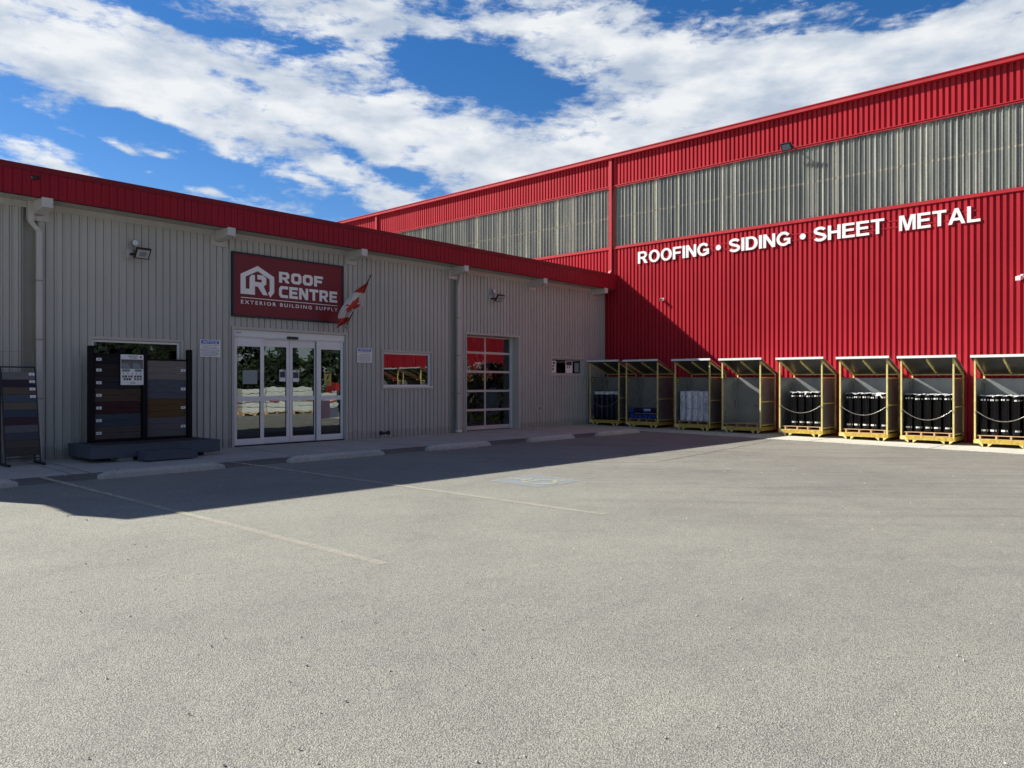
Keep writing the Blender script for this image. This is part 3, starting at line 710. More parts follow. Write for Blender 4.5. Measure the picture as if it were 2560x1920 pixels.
# ---- downspouts with elbows and straps
def downspout(xt, xb, ztop, zel0, zel1, side):
    mb = MB(GW); a, b = xt, xb
    w = .10; mb.box(a, a + w, zel0, ztop, .05, .13)
    mb.hexa([(b, zel1, .05), (b + w, zel1, .05), (b + w, zel1, .13), (b, zel1, .13)], [(a, zel0, .05), (a + w, zel0, .05), (a + w, zel0, .13), (a, zel0, .13)])
    mb.box(b, b + w, .03, zel1, .05, .13)
    return mb.build('downspout', 'greytrim', gb, bevel=.008)
d1 = downspout(4.53, 4.67, 5.048, 4.64, 4.48, 1)
d2 = downspout(16.04, 15.97 - .02, 4.90, 4.72, 4.50, -1)
mb = MB(GW); mb.box(15.93, 16.10, .03, .10, .04, .15); mb.build('pipe_collar', 'white', d2)
for d, x in ((d1, 4.67), (d2, 15.95)):
    for z in (1.2, 2.35, 3.5):
        mb = MB(GW); mb.box(x - .10, x + .0, z, z + .03, .0, .012); mb.box(x - .01, x + .11, z, z + .03, .05, .134); mb.build('strap', 'greydark', d)

# ================================================================== red warehouse
wh = thing('warehouse', (XW, 10, 0), 'tall bright red ribbed metal warehouse with a band of grey translucent sheeting under its eave', 'building')
UA, UB = -44.0, -1.5
mb = MB(RW); corrugate(mb, UA, UB, gz(1.5) - .05, 6.66, RPROF, PER, 0.0)
corrugate(mb, UA, UB, 8.98, 10.10, RPROF, PER, 0.0)
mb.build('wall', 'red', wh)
SPROF = [(0, 0), (0.012, .034), (0.026, .036), (0.040, .002), (0.056, .001), (0.063, .014), (0.072, .001), (0.094, .001), (0.101, .014), (0.110, .001), (0.134, 0)]
mb = MB(RW); corrugate(mb, UA, UB, 6.66, 8.98, SPROF, PER, 0.03)
mb.build('translucent_band', 'grp', wh)
mb = MB(RW)
mb.box(UA, UB, 6.625, 6.70, .063, .085); mb.box(UA, UB, 6.60, 6.628, .063, .098)
mb.box(UA, UB, 8.93, 8.99, .061, .082); mb.box(UA, UB, 8.985, 9.01, .061, .102)
mb.build('flashing', 'redtrim', wh)
mb = MB(RW); mb.box(UA, UB + .15, 10.03, 10.165, .02, .215); mb.box(UA, UB + .15, 10.145, 10.175, .215, .235); mb.build('eave_gutter', 'redtrim', wh)
mb = MB()
mb.quad((XW, 1.5, -.3), (60, 1.5, -.3), (60, 1.5, 10.1), (XW, 1.5, 10.1)); mb.quad((60, 1.5, -.3), (60, 44, 0), (60, 44, 10.1), (60, 1.5, 10.1)); mb.quad((XW, 44, 0), (60, 44, 0), (60, 44, 10.1), (XW, 44, 10.1))
mb.face([mb.p(XW, 1.5, 10.1), mb.p(60, 1.5, 10.1), mb.p(42, 1.5, 11.6)])
mb.build('end_wall', 'red', wh)
mb = MB(); mb.quad((XW - .2, 1.3, 10.15), (42, 1.3, 11.65), (42, 44, 11.65), (XW - .2, 44, 10.15)); mb.quad((42, 1.3, 11.65), (60.2, 1.3, 10.15), (60.2, 44, 10.15), (42, 44, 11.65)); mb.build('roof', 'redcap', wh)
for y in (16.53, 30.87, 2.1):
    zb = 5.66 if y > 10 else .1
    mb = MB(RW); u = -y
    mb.box(u - .065, u + .065, zb + .14, 10.03, .067, .156)
    mb.hexa([(u - .11, zb, .05), (u + .02, zb, .05), (u + .02, zb, .22), (u - .11, zb, .22)], [(u - .065, zb + .14, .067), (u + .065, zb + .14, .067), (u + .065, zb + .14, .150), (u - .065, zb + .14, .150)])
    o = mb.build('downspout', 'redtrim', wh, bevel=.006)
    for z in (7.2, 8.86): mb = MB(RW); mb.box(u - .075, u + .075, z, z + .025, .066, .161); mb.build('strap', 'redtrim', o)
    if y == 16.53:
        mb = MB(RW); mb.box(u + .11, u + .16, zb, 10.03, .064, .076); mb.build('closure_strip', 'redtrim', wh)

# ---- raised lettering on the red wall
lt = thing('wall_lettering', (XW - .1, 10, 6), 'raised white capital letters ROOFING SIDING SHEET METAL high on the red wall', 'sign')
for z in (6.045, 6.235): mb = MB(RW); mb.box(-15.25, -4.5, z, z + .022, .064, .076); mb.build('mounting_rail', 'redtrim', lt)
def arc(cx, cy, rx, ry, a0, a1, n=18): return [(cx + rx * math.cos(R(a0 + (a1 - a0) * k / n)), cy + ry * math.sin(R(a0 + (a1 - a0) * k / n))) for k in range(n + 1)]
def thick(path, t):
    l, r = [], []
    for k, (x, y) in enumerate(path):
        ax, ay = path[max(k - 1, 0)]; bx, by = path[min(k + 1, len(path) - 1)]; dx, dy = bx - ax, by - ay; q = math.hypot(dx, dy) or 1
        nx, ny = -dy / q * t / 2, dx / q * t / 2; l.append((x + nx, y + ny)); r.append((x - nx, y - ny))
    return l + r[::-1]
ST = .215
def rect(a, b, c, d): return [(a, c), (b, c), (b, d), (a, d)]
HV = {   # width, list of (splines, lift)
 'I': (ST, [([rect(0, ST, 0, 1)], 0)]),
 'O': (.98, [([arc(.49, .5, .49, .515, 0, 350, 35), arc(.49, .5, .265, .335, 0, 350, 35)], 0)]),
 'R': (.92, [([[(0, 0), (ST, 0), (ST, .40), (.33, .40), (.44, .33), (.64, 0), (.92, 0), (.72, .32), (.62, .42)] + arc(.52, .715, .32, .285, -50, 90, 12) + [(0, 1)], [(ST, .56), (.52, .56)] + arc(.52, .695, .105, .135, -80, 80, 8) + [(.52, .83), (ST, .83)]], 0)]),
 'F': (.74, [([[(0, 0), (ST, 0), (ST, .42), (.66, .42), (.66, .59), (ST, .59), (ST, .83), (.74, .83), (.74, 1), (0, 1)]], 0)]),
 'E': (.80, [([[(0, 0), (.80, 0), (.80, .17), (ST, .17), (ST, .44), (.74, .44), (.74, .61), (ST, .61), (ST, .83), (.78, .83), (.78, 1), (0, 1)]], 0)]),
 'L': (.74, [([[(0, 0), (.74, 0), (.74, .17), (ST, .17), (ST, 1), (0, 1)]], 0)]),
 'T': (.82, [([[(.305, 0), (.515, 0), (.515, .83), (.82, .83), (.82, 1), (0, 1), (0, .83), (.305, .83)]], 0)]),
 'H': (.84, [([[(0, 0), (ST, 0), (ST, .43), (.84 - ST, .43), (.84 - ST, 0), (.84, 0), (.84, 1), (.84 - ST, 1), (.84 - ST, .61), (ST, .61), (ST, 1), (0, 1)]], 0)]),
 'N': (.84, [([[(0, 0), (.20, 0), (.20, .66), (.62, 0), (.84, 0), (.84, 1), (.64, 1), (.64, .35), (.22, 1), (0, 1)]], 0)]),
 'M': (1.02, [([[(0, 0), (.19, 0), (.19, .76), (.41, 0), (.61, 0), (.83, .76), (.83, 0), (1.02, 0), (1.02, 1), (.71, 1), (.51, .32), (.31, 1), (0, 1)]], 0)]),
 'A': (.98, [([[(0, 0), (.22, 0), (.30, .23), (.68, .23), (.76, 0), (.98, 0), (.60, 1), (.38, 1)], [(.36, .40), (.62, .40), (.49, .76)]], 0)]),
 'D': (.88, [([[(0, 0), (.42, 0)] + arc(.42, .5, .46, .5, -86, 86, 16) + [(.42, 1), (0, 1)], [(ST, .17), (.40, .17)] + arc(.40, .5, .25, .33, -84, 84, 14) + [(.40, .83), (ST, .83)]], 0)]),
 'S': (.84, [([thick(arc(.42, .725, .305, .185, 18, 245, 18) + arc(.42, .28, .315, .195, 72, -162, 18), .195)], 0)]),
 'G': (.96, [([thick(arc(.49, .5, .385, .42, 36, 318, 30), .20)], 0), ([rect(.50, .94, .37, .535)], .002), ([rect(.745, .94, .10, .37)], .002)])}
def glyph_mesh(ch, depth):
    V_, F_ = [], []
    for spl, lift in HV[ch][1]:
        me = curve_mesh(spl, depth); b = len(V_)
        V_ += [(v.co.x, v.co.y, v.co.z + lift) for v in me.vertices]; F_ += [tuple(b + q for q in p.vertices) for p in me.polygons]
    me = bpy.data.meshes.new('letter'); me.from_pydata(V_, [], F_); me.update(); return me
def word(s, y0, y1, v0=5.925, v1=6.365):
    gap = .10; tot = sum(HV[c][0] for c in s) + gap * (len(s) - 1); k = (y0 - y1) / tot; u = -y0
    for ch in s:
        wd = HV[ch][0]; ov = .008 if ch in 'OGS' else 0
        place(glyph_mesh(ch, .03), 'letter', 'letter', RW, u, u + wd * k, v0 - ov, v1 + ov, .076, .032, lt)
        u += (wd + gap) * k
word('ROOFING', 15.33, 12.47); word('SIDING', 11.73, 9.64); word('SHEET', 8.90, 6.85); word('METAL', 6.45, 4.41)
for y in (12.12, 9.245):
    mb = MB(RW); mb.prism([(-y + .093 * math.cos(2 * math.pi * k / 28), 6.14 + .093 * math.sin(2 * math.pi * k / 28)) for k in range(28)], .076, .106); mb.build('dot', 'letter', lt)

# ================================================================== store sign
sg = thing('store_sign', (10.25, YW - .06, 3.85), 'dark red rectangular store sign with white house emblem above the sliding doors', 'sign')
S0, S1, SB, ST = 8.71, 11.82, 3.09, 4.62
mb = MB(GW); f = .045
mb.box(S0, S1, ST - f, ST, .024, .085); mb.box(S0, S1, SB, SB + f, .024, .085); mb.box(S0, S0 + f, SB + f, ST - f, .024, .0845); mb.box(S1 - f, S1, SB + f, ST - f, .024, .0845)
mb.build('frame', 'navy', sg, bevel=.004)
mb = MB(GW); mb.box(S0 + f, S1 - f, SB + f, ST - f, .026, .070); mb.build('panel', 'signred', sg)
def inr(a, b): return (a, b)
# emblem drawn on a 100 x 100 grid: house outline with an R inside
emb = [(0, 5), (0, 68), (50, 100), (100, 68), (100, 16), (88, 0), (80, 12), (86, 22), (86, 60), (50, 83), (15, 60), (15, 21), (25, 21), (25, 60), (33, 68), (41, 68), (41, 52), (40, 38), (44, 38), (60, 12), (62, 0), (80, 0), (64, 26), (76, 38), (76, 60), (66, 69), (48, 69), (48, 55), (60, 55), (60, 45), (48, 45), (41, 45), (41, 5)]
emb = [(0, 4), (0, 68), (50, 100), (100, 69), (100, 17), (88, 0), (81, 14), (86, 20), (86, 60), (50, 83), (15, 61), (15, 22), (26, 22), (26, 60), (33, 69), (42, 69), (42, 47), (62, 47), (62, 56), (49, 56), (49, 71), (67, 71), (76, 62), (76, 42), (68, 35), (80, 6), (66, 6), (50, 32), (42, 32), (42, 4)]
place(curve_mesh([emb]), 'emblem', 'signwhite', GW, 8.92, 9.80, 3.61, 4.34, .0712, 0, sg)
# block lettering with cut corners, drawn on unit grids
def oct_(x0, x1, y0, y1, c): return [(x0 + c, y0), (x1 - c, y0), (x1, y0 + c), (x1, y1 - c), (x1 - c, y1), (x0 + c, y1), (x0, y1 - c), (x0, y0 + c)]
GL = {
 'O': [oct_(0, 1, 0, 1, .2), oct_(.3, .7, .27, .73, .08)],
 'R': [[(0, 0), (.3, 0), (.3, .3), (.45, .3), (.66, 0), (1.02, 0), (.76, .34), (.98, .5), (.98, .84), (.82, 1), (0, 1)], [(.3, .53), (.3, .76), (.62, .76), (.68, .7), (.68, .59), (.62, .53)]],
 'F': [[(0, 0), (.3, 0), (.3, .36), (.8, .36), (.8, .6), (.3, .6), (.3, .76), (.9, .76), (.9, 1), (0, 1)]],
 'C': [[(.2, 0), (.95, 0), (.95, .25), (.38, .25), (.3, .33), (.3, .67), (.38, .75), (.95, .75), (.95, 1), (.2, 1), (0, .8), (0, .2)]],
 'E': [[(0, 0), (.92, 0), (.92, .24), (.3, .24), (.3, .39), (.84, .39), (.84, .61), (.3, .61), (.3, .76), (.92, .76), (.92, 1), (0, 1)]],
 'N': [[(0, 0), (.28, 0), (.28, .56), (.68, 0), (1, 0), (1, 1), (.72, 1), (.72, .44), (.32, 1), (0, 1)]],
 'T': [[(.35, 0), (.65, 0), (.65, .75), (1, .75), (1, 1), (0, 1), (0, .75), (.35, .75)]]}
def blockword(s, u0, u1, v0, v1):
    spl = []; x = 0
    for ch in s:
        for q in GL[ch]: spl.append([(a + x, b) for a, b in q])
        x += max(a for a, b in GL[ch][0]) + .13
    place(curve_mesh(spl), 'sign_word', 'signwhite', GW, u0, u1, v0, v1, .0712, 0, sg)
blockword('ROOF', 9.93, 11.19, 4.00, 4.27); blockword('CENTRE', 9.93, 11.63, 3.63, 3.92)
mb = MB(GW); mb.box(8.93, 11.63, 3.545, 3.562, .070, .0722); mb.build('sign_rule', 'signwhite', sg)
place(text_mesh('EXTERIOR BUILDING SUPPLY', bold=.022, spacing=1.45), 'sign_word', 'signwhite', GW, 8.93, 11.64, 3.405, 3.495, .0712, 0, sg)

# ================================================================== notices, outlet, lights, cameras
def notice(u0, v0, label):
    t = thing('notice_sign', (u0 + .24, YW - .03, v0 + .2), label, 'sign', 'white and blue notice signs beside the doors')
    w, h = .49, .395; u1, v1 = u0 + w, v0 + h
    mb = MB(GW); mb.box(u0, u1, v0, v1, .0335, .040); mb.build('plate', 'paper', t)
    mb = MB(GW); c = .012
    mb.prism([(u0 + .03 + c, v1 - .095), (u1 - .035 - c, v1 - .095), (u1 - .035, v1 - .095 + c), (u1 - .035, v1 - .015 - c), (u1 - .035 - c, v1 - .015), (u0 + .03 + c, v1 - .015), (u0 + .03, v1 - .015 - c), (u0 + .03, v1 - .095 + c)], .040, .0415)
    mb.build('heading_panel', 'noticeblue', t)
    place(text_mesh('NOTICE', bold=.02, shear=.25), 'heading', 'signwhite', GW, u0 + .065, u1 - .065, v1 - .083, v1 - .027, .0425, 0, t)
    rr = random.Random(3); mb = MB(GW)
    for k, (vy, ext) in enumerate(((.262, .95), (.222, .72), (.196, .90), (.158, .97), (.132, .97), (.106, .8), (.080, .97), (.054, .97), (.028, .72))):
        a = u0 + w * (1 - ext) / 2 + .012; e = u1 - w * (1 - ext) / 2 - .012
        while a < e:
            l = min(rr.uniform(.02, .06), e - a); mb.box(a, a + l, v0 + vy, v0 + vy + .011, .040, .0408); a += l + .009
    mb.build('small_print', 'inkgrey', t)
notice(7.95, 2.12, 'white notice sign with blue heading left of the sliding doors, above the deck display')
notice(12.29, 2.08, 'white notice sign with blue heading between the sliding doors and the wide window')

def floodlight(x, z, label, disc, flip=1):
    t = thing('floodlight', (x, YW, z), label, 'floodlight', 'wall floodlights on the grey building')
    mb = MB(GW); mb.box(x - .07, x + .07, z - .08, z + .09, .022, .05); mb.build('mounting_plate', 'greytrim', t, bevel=.006)
    mb = MB(GW); mb.tube([(x + .02, z, .05), (x + .05, z - .01, .16), (x + .12, z + .01, .24)], .018, 8)
    mb.box(x + .0, x + .10, z - .03, z + .01, .05, .16)
    mb.build('arm', 'black', t)
    # head tipped down and out
    cx, cy, cw = x + .17, z + .0, .30; ti = R(38)
    U = Vector((1, 0, 0)); V = Vector((0, math.sin(ti) * -1, math.cos(ti))); Nn = U.cross(V)
    # V runs up and away from the wall, N is the outward normal facing down the yard
    fr = (Vector((cx, YW - cw, cy)), U, Vector((0, -math.sin(ti), math.cos(ti))), Vector((0, -math.cos(ti), -math.sin(ti))))
    mb = MB(fr); mb.box(-.155, .155, -.13, .13, -.035, .02); mb.build('housing', 'black', t, bevel=.015)
    mb = MB(fr); mb.box(-.125, .125, -.098, .098, .020, .024); o = mb.build('lens', 'lens', t)
    mb = MB(fr); mb.box(-.07, .07, -.055, .055, .0245, .0265); mb.build('led_panel', 'inkgrey', o)
    mb = MB(GW); mb.tube([(x + .045, z + .03, .12), (x + .02, z + .10, .12), (x + .04, z + .16, .12)], .007, 6)
    mb.prism([(x + .08 + .068 * math.cos(2 * math.pi * k / 20), z + .235 + .068 * math.sin(2 * math.pi * k / 20)) for k in range(20)], .10, .15); mb.build('photocell', 'inkgrey', t)
    mb = MB(GW); mb.prism([(x + .08 + .058 * math.cos(2 * math.pi * k / 20), z + .235 + .058 * math.sin(2 * math.pi * k / 20)) for k in range(20)], .150, .156); mb.build('photocell_face', disc, t)
floodlight(6.42, 4.26, 'black wall floodlight with round photocell, left of the store sign', 'leddisc')
floodlight(17.46, 4.24, 'black wall floodlight with round photocell above the glazed overhead door', 'leddisc')
# floodlight on the warehouse above the translucent band
t = thing('floodlight', (XW, 9.58, 9.0), 'dark floodlight on a short arm above the translucent band of the red wall', 'floodlight')
mb = MB(RW); u = -9.58; mb.box(u - .05, u + .05, 9.0, 9.12, .038, .06); mb.tube([(u, 9.05, .06), (u - .02, 9.03, .22), (u - .05, 8.99, .36)], .02, 8); mb.build('arm', 'black', t)
ti = R(45); fr = (Vector((XW - .42, 9.64, 8.97)), Vector((0, -1, 0)), Vector((-math.sin(ti), 0, math.cos(ti))), Vector((-math.cos(ti), 0, -math.sin(ti))))
mb = MB(fr); mb.box(-.17, .17, -.14, .14, -.04, .02); mb.build('housing', 'black', t, bevel=.015)
mb = MB(fr); mb.box(-.13, .13, -.10, .10, .020, .025); mb.build('lens', 'inkgrey', t)
# cameras
def cam_obj(fr, u, v, label, m='white', L_=.16, r=.045, dark='black'):
    o, U, V, Wd = fr; q = o + U * u + V * v
    t = thing('security_camera', q, label, 'camera')
    mb = MB(fr); mb.prism([(u + .05 * math.cos(2 * math.pi * k / 16), v + .05 * math.sin(2 * math.pi * k / 16)) for k in range(16)], .036, .065); mb.tube([(u, v, .06), (u, v - .02, .12)], .016, 8); mb.build('bracket', m, t)
    mb = MB(fr); mb.tube([(u - .02, v - .0, .06 + L_ * .3), (u + .01, v - .03, .08 + L_)], r, 16); mb.build('body', m, t)
    mb = MB(fr); mb.tube([(u + .01, v - .03, .081 + L_), (u + .0102, v - .0302, .086 + L_)], r * .72, 16); mb.build('lens', dark, t)
cam_obj(RW, -14.30, 4.55, 'small white camera on the red wall beside the diagonal roof shadow')
t = thing('security_camera', (XW, 3.5, 4.35), 'white box camera on a wall bracket at the right edge of the red wall', 'camera')
mb = MB(RW); mb.box(-3.56, -3.44, 4.26, 4.40, .038, .06); mb.tube([(-3.5, 4.33, .06), (-3.5, 4.30, .2)], .02, 8); mb.build('bracket', 'white', t)
mb = MB(RW); mb.hexa([(-3.56, 4.25, .12), (-3.44, 4.25, .12), (-3.44, 4.19, .46), (-3.56, 4.19, .46)], [(-3.56, 4.36, .12), (-3.44, 4.36, .12), (-3.44, 4.30, .46), (-3.56, 4.30, .46)]); mb.build('body', 'white', t, bevel=.008)
t = thing('security_camera', (4.52, 16.25, 5.38), 'small black camera on the red fascia at far left', 'camera')
mb = MB(FR); mb.prism([(4.475 + .028 * math.cos(2 * math.pi * k / 14), 5.385 + .028 * math.sin(2 * math.pi * k / 14)) for k in range(14)], .012, .03); mb.build('bracket', 'greydark', t)
mb = MB(FR); mb.tube([(4.475, 5.385, .03), (4.55, 5.385, .09)], .033, 14); mb.build('body', 'black', t)
# covered outlet
t = thing('outlet_box', (19.86, YW, .65), 'small weatherproof outlet box low on the grey wall right of the overhead door', 'outlet')
mb = MB(GW); mb.box(19.76, 19.97, .53, .77, .022, .034); mb.build('backing_plate', 'greytrim', t)
mb = MB(GW); mb.box(19.87, 19.94, .60, .72, .034, .075); mb.build('cover', 'greydark', t, bevel=.006)
# boot scraper
t = thing('boot_scraper', (12.98, 16.52, gz(16.5)), 'small navy boot brush on a wire stand against the grey wall', 'boot brush')
z0 = gz(16.5) + .006; mb = MB()
for s in (-1, 1): mb.tube([(12.98 + s * .14, 16.44, z0 + .008), (12.98 + s * .15, 16.44, z0 + .12)], .007, 6)
mb.tube([(12.80, 16.42, z0 + .008), (13.18, 16.42, z0 + .008)], .006, 6); mb.tube([(12.80, 16.56, z0 + .008), (13.18, 16.56, z0 + .008)], .006, 6)
mb.tube([(12.80, 16.42, z0 + .008), (12.80, 16.56, z0 + .008)], .006, 6); mb.tube([(13.18, 16.42, z0 + .008), (13.18, 16.56, z0 + .008)], .006, 6)
mb.build('wire_stand', 'chain', t)
for s in (-1, 1):
    mb = MB((Vector((12.98, 16.50, z0 + .16)), Vector((1, 0, 0)), Vector((0, 0, 1)), Vector((0, -1, 0))))
    mb.prism([(s * .015, -.03), (s * .15, -.06), (s * .16, .05), (s * .13, .06), (s * .015, .01)], -.05, .05); mb.build('brush', 'navy', t, bevel=.01)

# ================================================================== flag
fl = thing('canadian_flag', (11.95, YW, 3.0), 'red and white maple leaf flag hanging from an angled pole at the sign corner', 'flag')
base = Vector((11.96, YW - .02, 3.06)); tip = on(926, 690.7, 15.98)
mb = MB(); mb.tube([base, tip], .014, 8); mb.build('pole', 'black', fl)
mb = MB(); mb.tube([tip, tip + (tip - base).normalized() * .03], .026, 10); mb.build('finial', 'black', fl)
mb = MB(GW); mb.box(11.90, 12.02, 2.98, 3.12, .022, .05); mb.build('bracket', 'greydark', fl)
def z3(x, y): return (540 + x * .226, 580 + y * .226)
LE = [(1662, 566), (1560, 636), (1492, 700), (1430, 778), (1378, 856), (1350, 930), (1356, 1000), (1328, 1072)]
RE = [(1690, 560), (1655, 640), (1632, 730), (1618, 815), (1545, 862), (1484, 906), (1462, 985), (1372, 1040)]
def catm(P, t):
    n = len(P) - 1; x = min(max(t, 0), .9999) * n; i = int(x); f = x - i
    a, b, c, d = P[max(i - 1, 0)], P[i], P[i + 1], P[min(i + 2, n)]
    return tuple(.5 * ((2 * b[k]) + (-a[k] + c[k]) * f + (2 * a[k] - 5 * b[k] + 4 * c[k] - d[k]) * f * f + (-a[k] + 3 * b[k] - 3 * c[k] + d[k]) * f ** 3) for k in (0, 1))
def fpt(s, t, off=0.0):                    # s along the fly, t across the hoist
    l = catm(LE, s); r = catm(RE, s); x = l[0] + (r[0] - l[0]) * t; y = l[1] + (r[1] - l[1]) * t
    dep = 15.99 + .42 * s + .05 * math.sin(t * 7.5 + s * 4) * min(1, s * 3) + .03 * math.sin(t * 17 + s * 2)
    return on(*z3(x, y), dep - off)
mb = MB(); ns, ntt = 160, 80
half = [(0, 1.0), (.13, .76), (.27, .84), (.20, .42), (.42, .64), (.47, .52), (.70, .56), (.63, .36), (.72, .30), (.36, .02), (.40, -.12), (.05, -.05), (.065, -.45)]
leafp = half + [(-x, y) for x, y in half[::-1] if x > 0]
def inside(px, py):
    c = False; n = len(leafp)
    for k in range(n):
        (x1, y1), (x2, y2) = leafp[k], leafp[k - 1]
        if (y1 > py) != (y2 > py) and px < (x2 - x1) * (py - y1) / (y2 - y1) + x1: c = not c
    return c
grid = [[fpt(i / ns, j / ntt) for j in range(ntt + 1)] for i in range(ns + 1)]
lf = MB(); MBs = (mb, lf)
def cell(q, i, j): q.face([q.p(*grid[i][j]), q.p(*grid[i][j + 1]), q.p(*grid[i + 1][j + 1]), q.p(*grid[i + 1][j])])
for i in range(ns):
    for j in range(ntt):
        s_, t_ = (i + .5) / ns, (j + .5) / ntt
        if inside((s_ - .475) / .27, (t_ - .40) / .56): cell(lf, i, j)
        else: mb.m = 1 if 33 <= i < 124 else 0; cell(mb, i, j)
def weld(q):
    seen = {}; mp = []; nv = []
    for v in q.v:
        k = tuple(round(a, 6) for a in v)
        if k not in seen: seen[k] = len(nv); nv.append(v)
        mp.append(seen[k])
    q.v = nv; q.f = [tuple(mp[a] for a in f) for f in q.f]
weld(mb); weld(lf)
o = mb.build('cloth', ['flagred', 'flagwhite'], fl, smooth=True); lf.build('maple_leaf', 'flagred', o, smooth=True)

# ================================================================== deck and fence display
COLS = {}
def board_mat(name, c):
    if name not in COLS: COLS[name] = mat(name, c, 0.65, var=0.14, vscale=5, stretch=(1, 1, 14), bump=0.12, bscale=20, spec=0.2)
    return COLS[name]
dk = thing('deck_display', (6.5, 16.0, gz(16)), 'dark composite deck platform carrying a fence of coloured sample boards under the long window', 'display')
slate = board_mat('slate_board', (0.095, 0.118, 0.152)); brownd = board_mat('brown_deck_board', (0.075, 0.060, 0.062))
mb = MB(); X0, X1, YF, YB, ZT, ZB = 5.22, 7.76, 15.47, 16.72, .295, .075
mb.box(X0, X1, YF, YF + .025, ZB, ZT); mb.box(X0, X1, YB - .025, YB, ZB, ZT); mb.box(X0, X0 + .025, YF + .025, YB - .025, ZB, ZT); mb.box(X1 - .025, X1, YF + .025, YB - .025, ZB, ZT)
mb.build('skirt_board', slate, dk, bevel=.004)
mb = MB(); mb.box(X0 - .012, X1 + .012, YF - .012, YF + .13, ZT, ZT + .024); mb.box(X0 - .012, X0 + .13, YF + .134, YB, ZT, ZT + .024); mb.box(X1 - .13, X1 + .012, YF + .134, YB, ZT, ZT + .024)
mb.build('border_board', slate, dk, bevel=.004)
mb = MB(); y = YF + .136
while y < YB - .02: mb.box(X0 + .134, X1 - .134, y, min(y + .134, YB), ZT, ZT + .022); y += .14
mb.build('deck_boards', brownd, dk, bevel=.004)
for x in (5.75, 6.45, 7.45):
    mb = MB(); mb.box(x, x + .28, YF + .1, YF + .5, gz(15.6) + .008, ZB); mb.build('support_block', 'stop', dk, bevel=.01)
mb = MB(); mb.box(6.05, 7.08, 15.06, 15.085, .01, .155); mb.box(6.05, 6.075, 15.085, 15.44, .01, .155); mb.box(7.055, 7.08, 15.085, 15.44, .01, .155); st = mb.build('step', slate, dk, bevel=.004)
mb = MB(); mb.box(6.04, 7.09, 15.05, 15.185, .155, .178); mb.box(6.04, 7.09, 15.19, 15.325, .155, .178); mb.box(6.04, 7.09, 15.33, 15.45, .155, .178); mb.build('step_tread', slate, st, bevel=.004)
ZD = ZT + .024
def post(x, y, top, w=.105):
    mb = MB(); mb.box(x - w / 2, x + w / 2, y - w / 2, y + w / 2, ZD, top); o = mb.build('post', 'compblack', dk, bevel=.004)
    mb = MB(); q = w / 2 + .008; mb.hexa([(x - q, y - q, top), (x + q, y - q, top), (x + q, y + q, top), (x - q, y + q, top)], [(x - q * .6, y - q * .6, top + .028), (x + q * .6, y - q * .6, top + .028), (x + q * .6, y + q * .6, top + .028), (x - q * .6, y + q * .6, top + .028)])
    mb.build('post_cap', 'compblack', o)
YP = 16.50
post(5.56, YP, 2.245); post(6.60, YP, 2.235); post(7.56, YP, 2.225); post(6.20, YB - .06, 2.235)
def fence_panel(x0, x1, zb, zt, rows_, name, tags, tx):
    fr = (Vector((0, YP, 0)), Vector((1, 0, 0)), Vector((0, 0, 1)), Vector((0, -1, 0)))
    for ra, rb in ((zt - .035, zt), (zb, zb + .045)):
        mb = MB(fr); mb.box(x0, x1, ra, rb, -.03, .03); mb.build('fence_rail', 'compblack', dk, bevel=.003)
    z = zt - .035; tot = z - (zb + .045); n = sum(r[1] for r in rows_)
    for c, k, lines in rows_:
        hh = tot * k / n
        mb = MB(fr); q = hh / lines
        for i in range(lines): mb.box(x0 + .012, x1 - .012, z - q * (i + 1) + .0035, z - q * i, -.012, .012)
        o = mb.build('board', board_mat(*c), dk, bevel=.002)
        if tags:
            if tx < (x0 + x1) / 2: a = tx
            else: a = tx
            zz = z - hh * .5
            m2 = MB(fr); m2.box(a, a + .10, zz - .028, zz + .028, .012, .016); l = m2.build('tag', 'paper', o)
            m2 = MB(fr); m2.box(a + .03, a + .07, zz - .012, zz + .008, .016, .0168); m2.build('tag_print', 'inkgrey', l)
        z -= hh
fence_panel(5.62, 6.545, ZD + .01, 2.125, [(('board_black', (.012, .013, .018)), .7, 1), (('board_espresso', (.030, .024, .023)), 1, 2), (('board_charcoal', (.026, .029, .036)), 1, 2), (('board_walnut', (.085, .055, .042)), 1, 2),
             (('board_mahogany', (.048, .018, .020)), 1, 2), (('board_slate', (.050, .068, .098)), 1, 2), (('board_greybrown', (.085, .076, .078)), 1, 2)], 'left', True, 5.66)
fence_panel(6.655, 7.505, ZD + .01, 2.035, [(('board_taupe', (.21, .185, .18)), 1, 3), (('board_steel', (.095, .11, .14)), 1, 3), (('board_chestnut', (.12, .068, .030)), 1, 3), (('board_stone', (.12, .118, .132)), 1, 3)], 'right', True, 7.375)
# poster clipped on the fence
ps = thing('sample_poster', (6.34, YP - .06, 1.8), 'white sample poster with deck chairs picture and colour swatches clipped on the dark fence', 'poster')
fr = (Vector((6.11, YP - .055, 1.48)), Vector((1, 0, 0)), Vector((0, 0, 1)), Vector((0, -1, 0)))
PW, PH = .455, .63
mb = MB(fr); mb.box(0, PW, 0, PH, 0, .006); mb.build('sheet', 'paper', ps)
place(text_mesh('TRUNORTH', bold=.01), 'poster_title', 'ink', fr, .14, .34, PH - .055, PH - .018, .0068, 0, ps)
mb = MB(fr)
for a, b in ((.175, .225), (.235, .24), (.25, .33)): mb.box(a, b, PH - .082, PH - .066, .006, .0066)
mb.box(.02, .18, .275, .325, .006, .0069); mb.box(.28, .42, .275, .325, .006, .0069)
for k in range(5): mb.prism([(.055 + .085 * k + .014 * math.cos(a * .785), .235 + .014 * math.sin(a * .785)) for a in range(8)], .006, .0066)
for k in range(6): mb.box(.19 + .018 * k, .20 + .018 * k, .03, .055, .006, .0066)
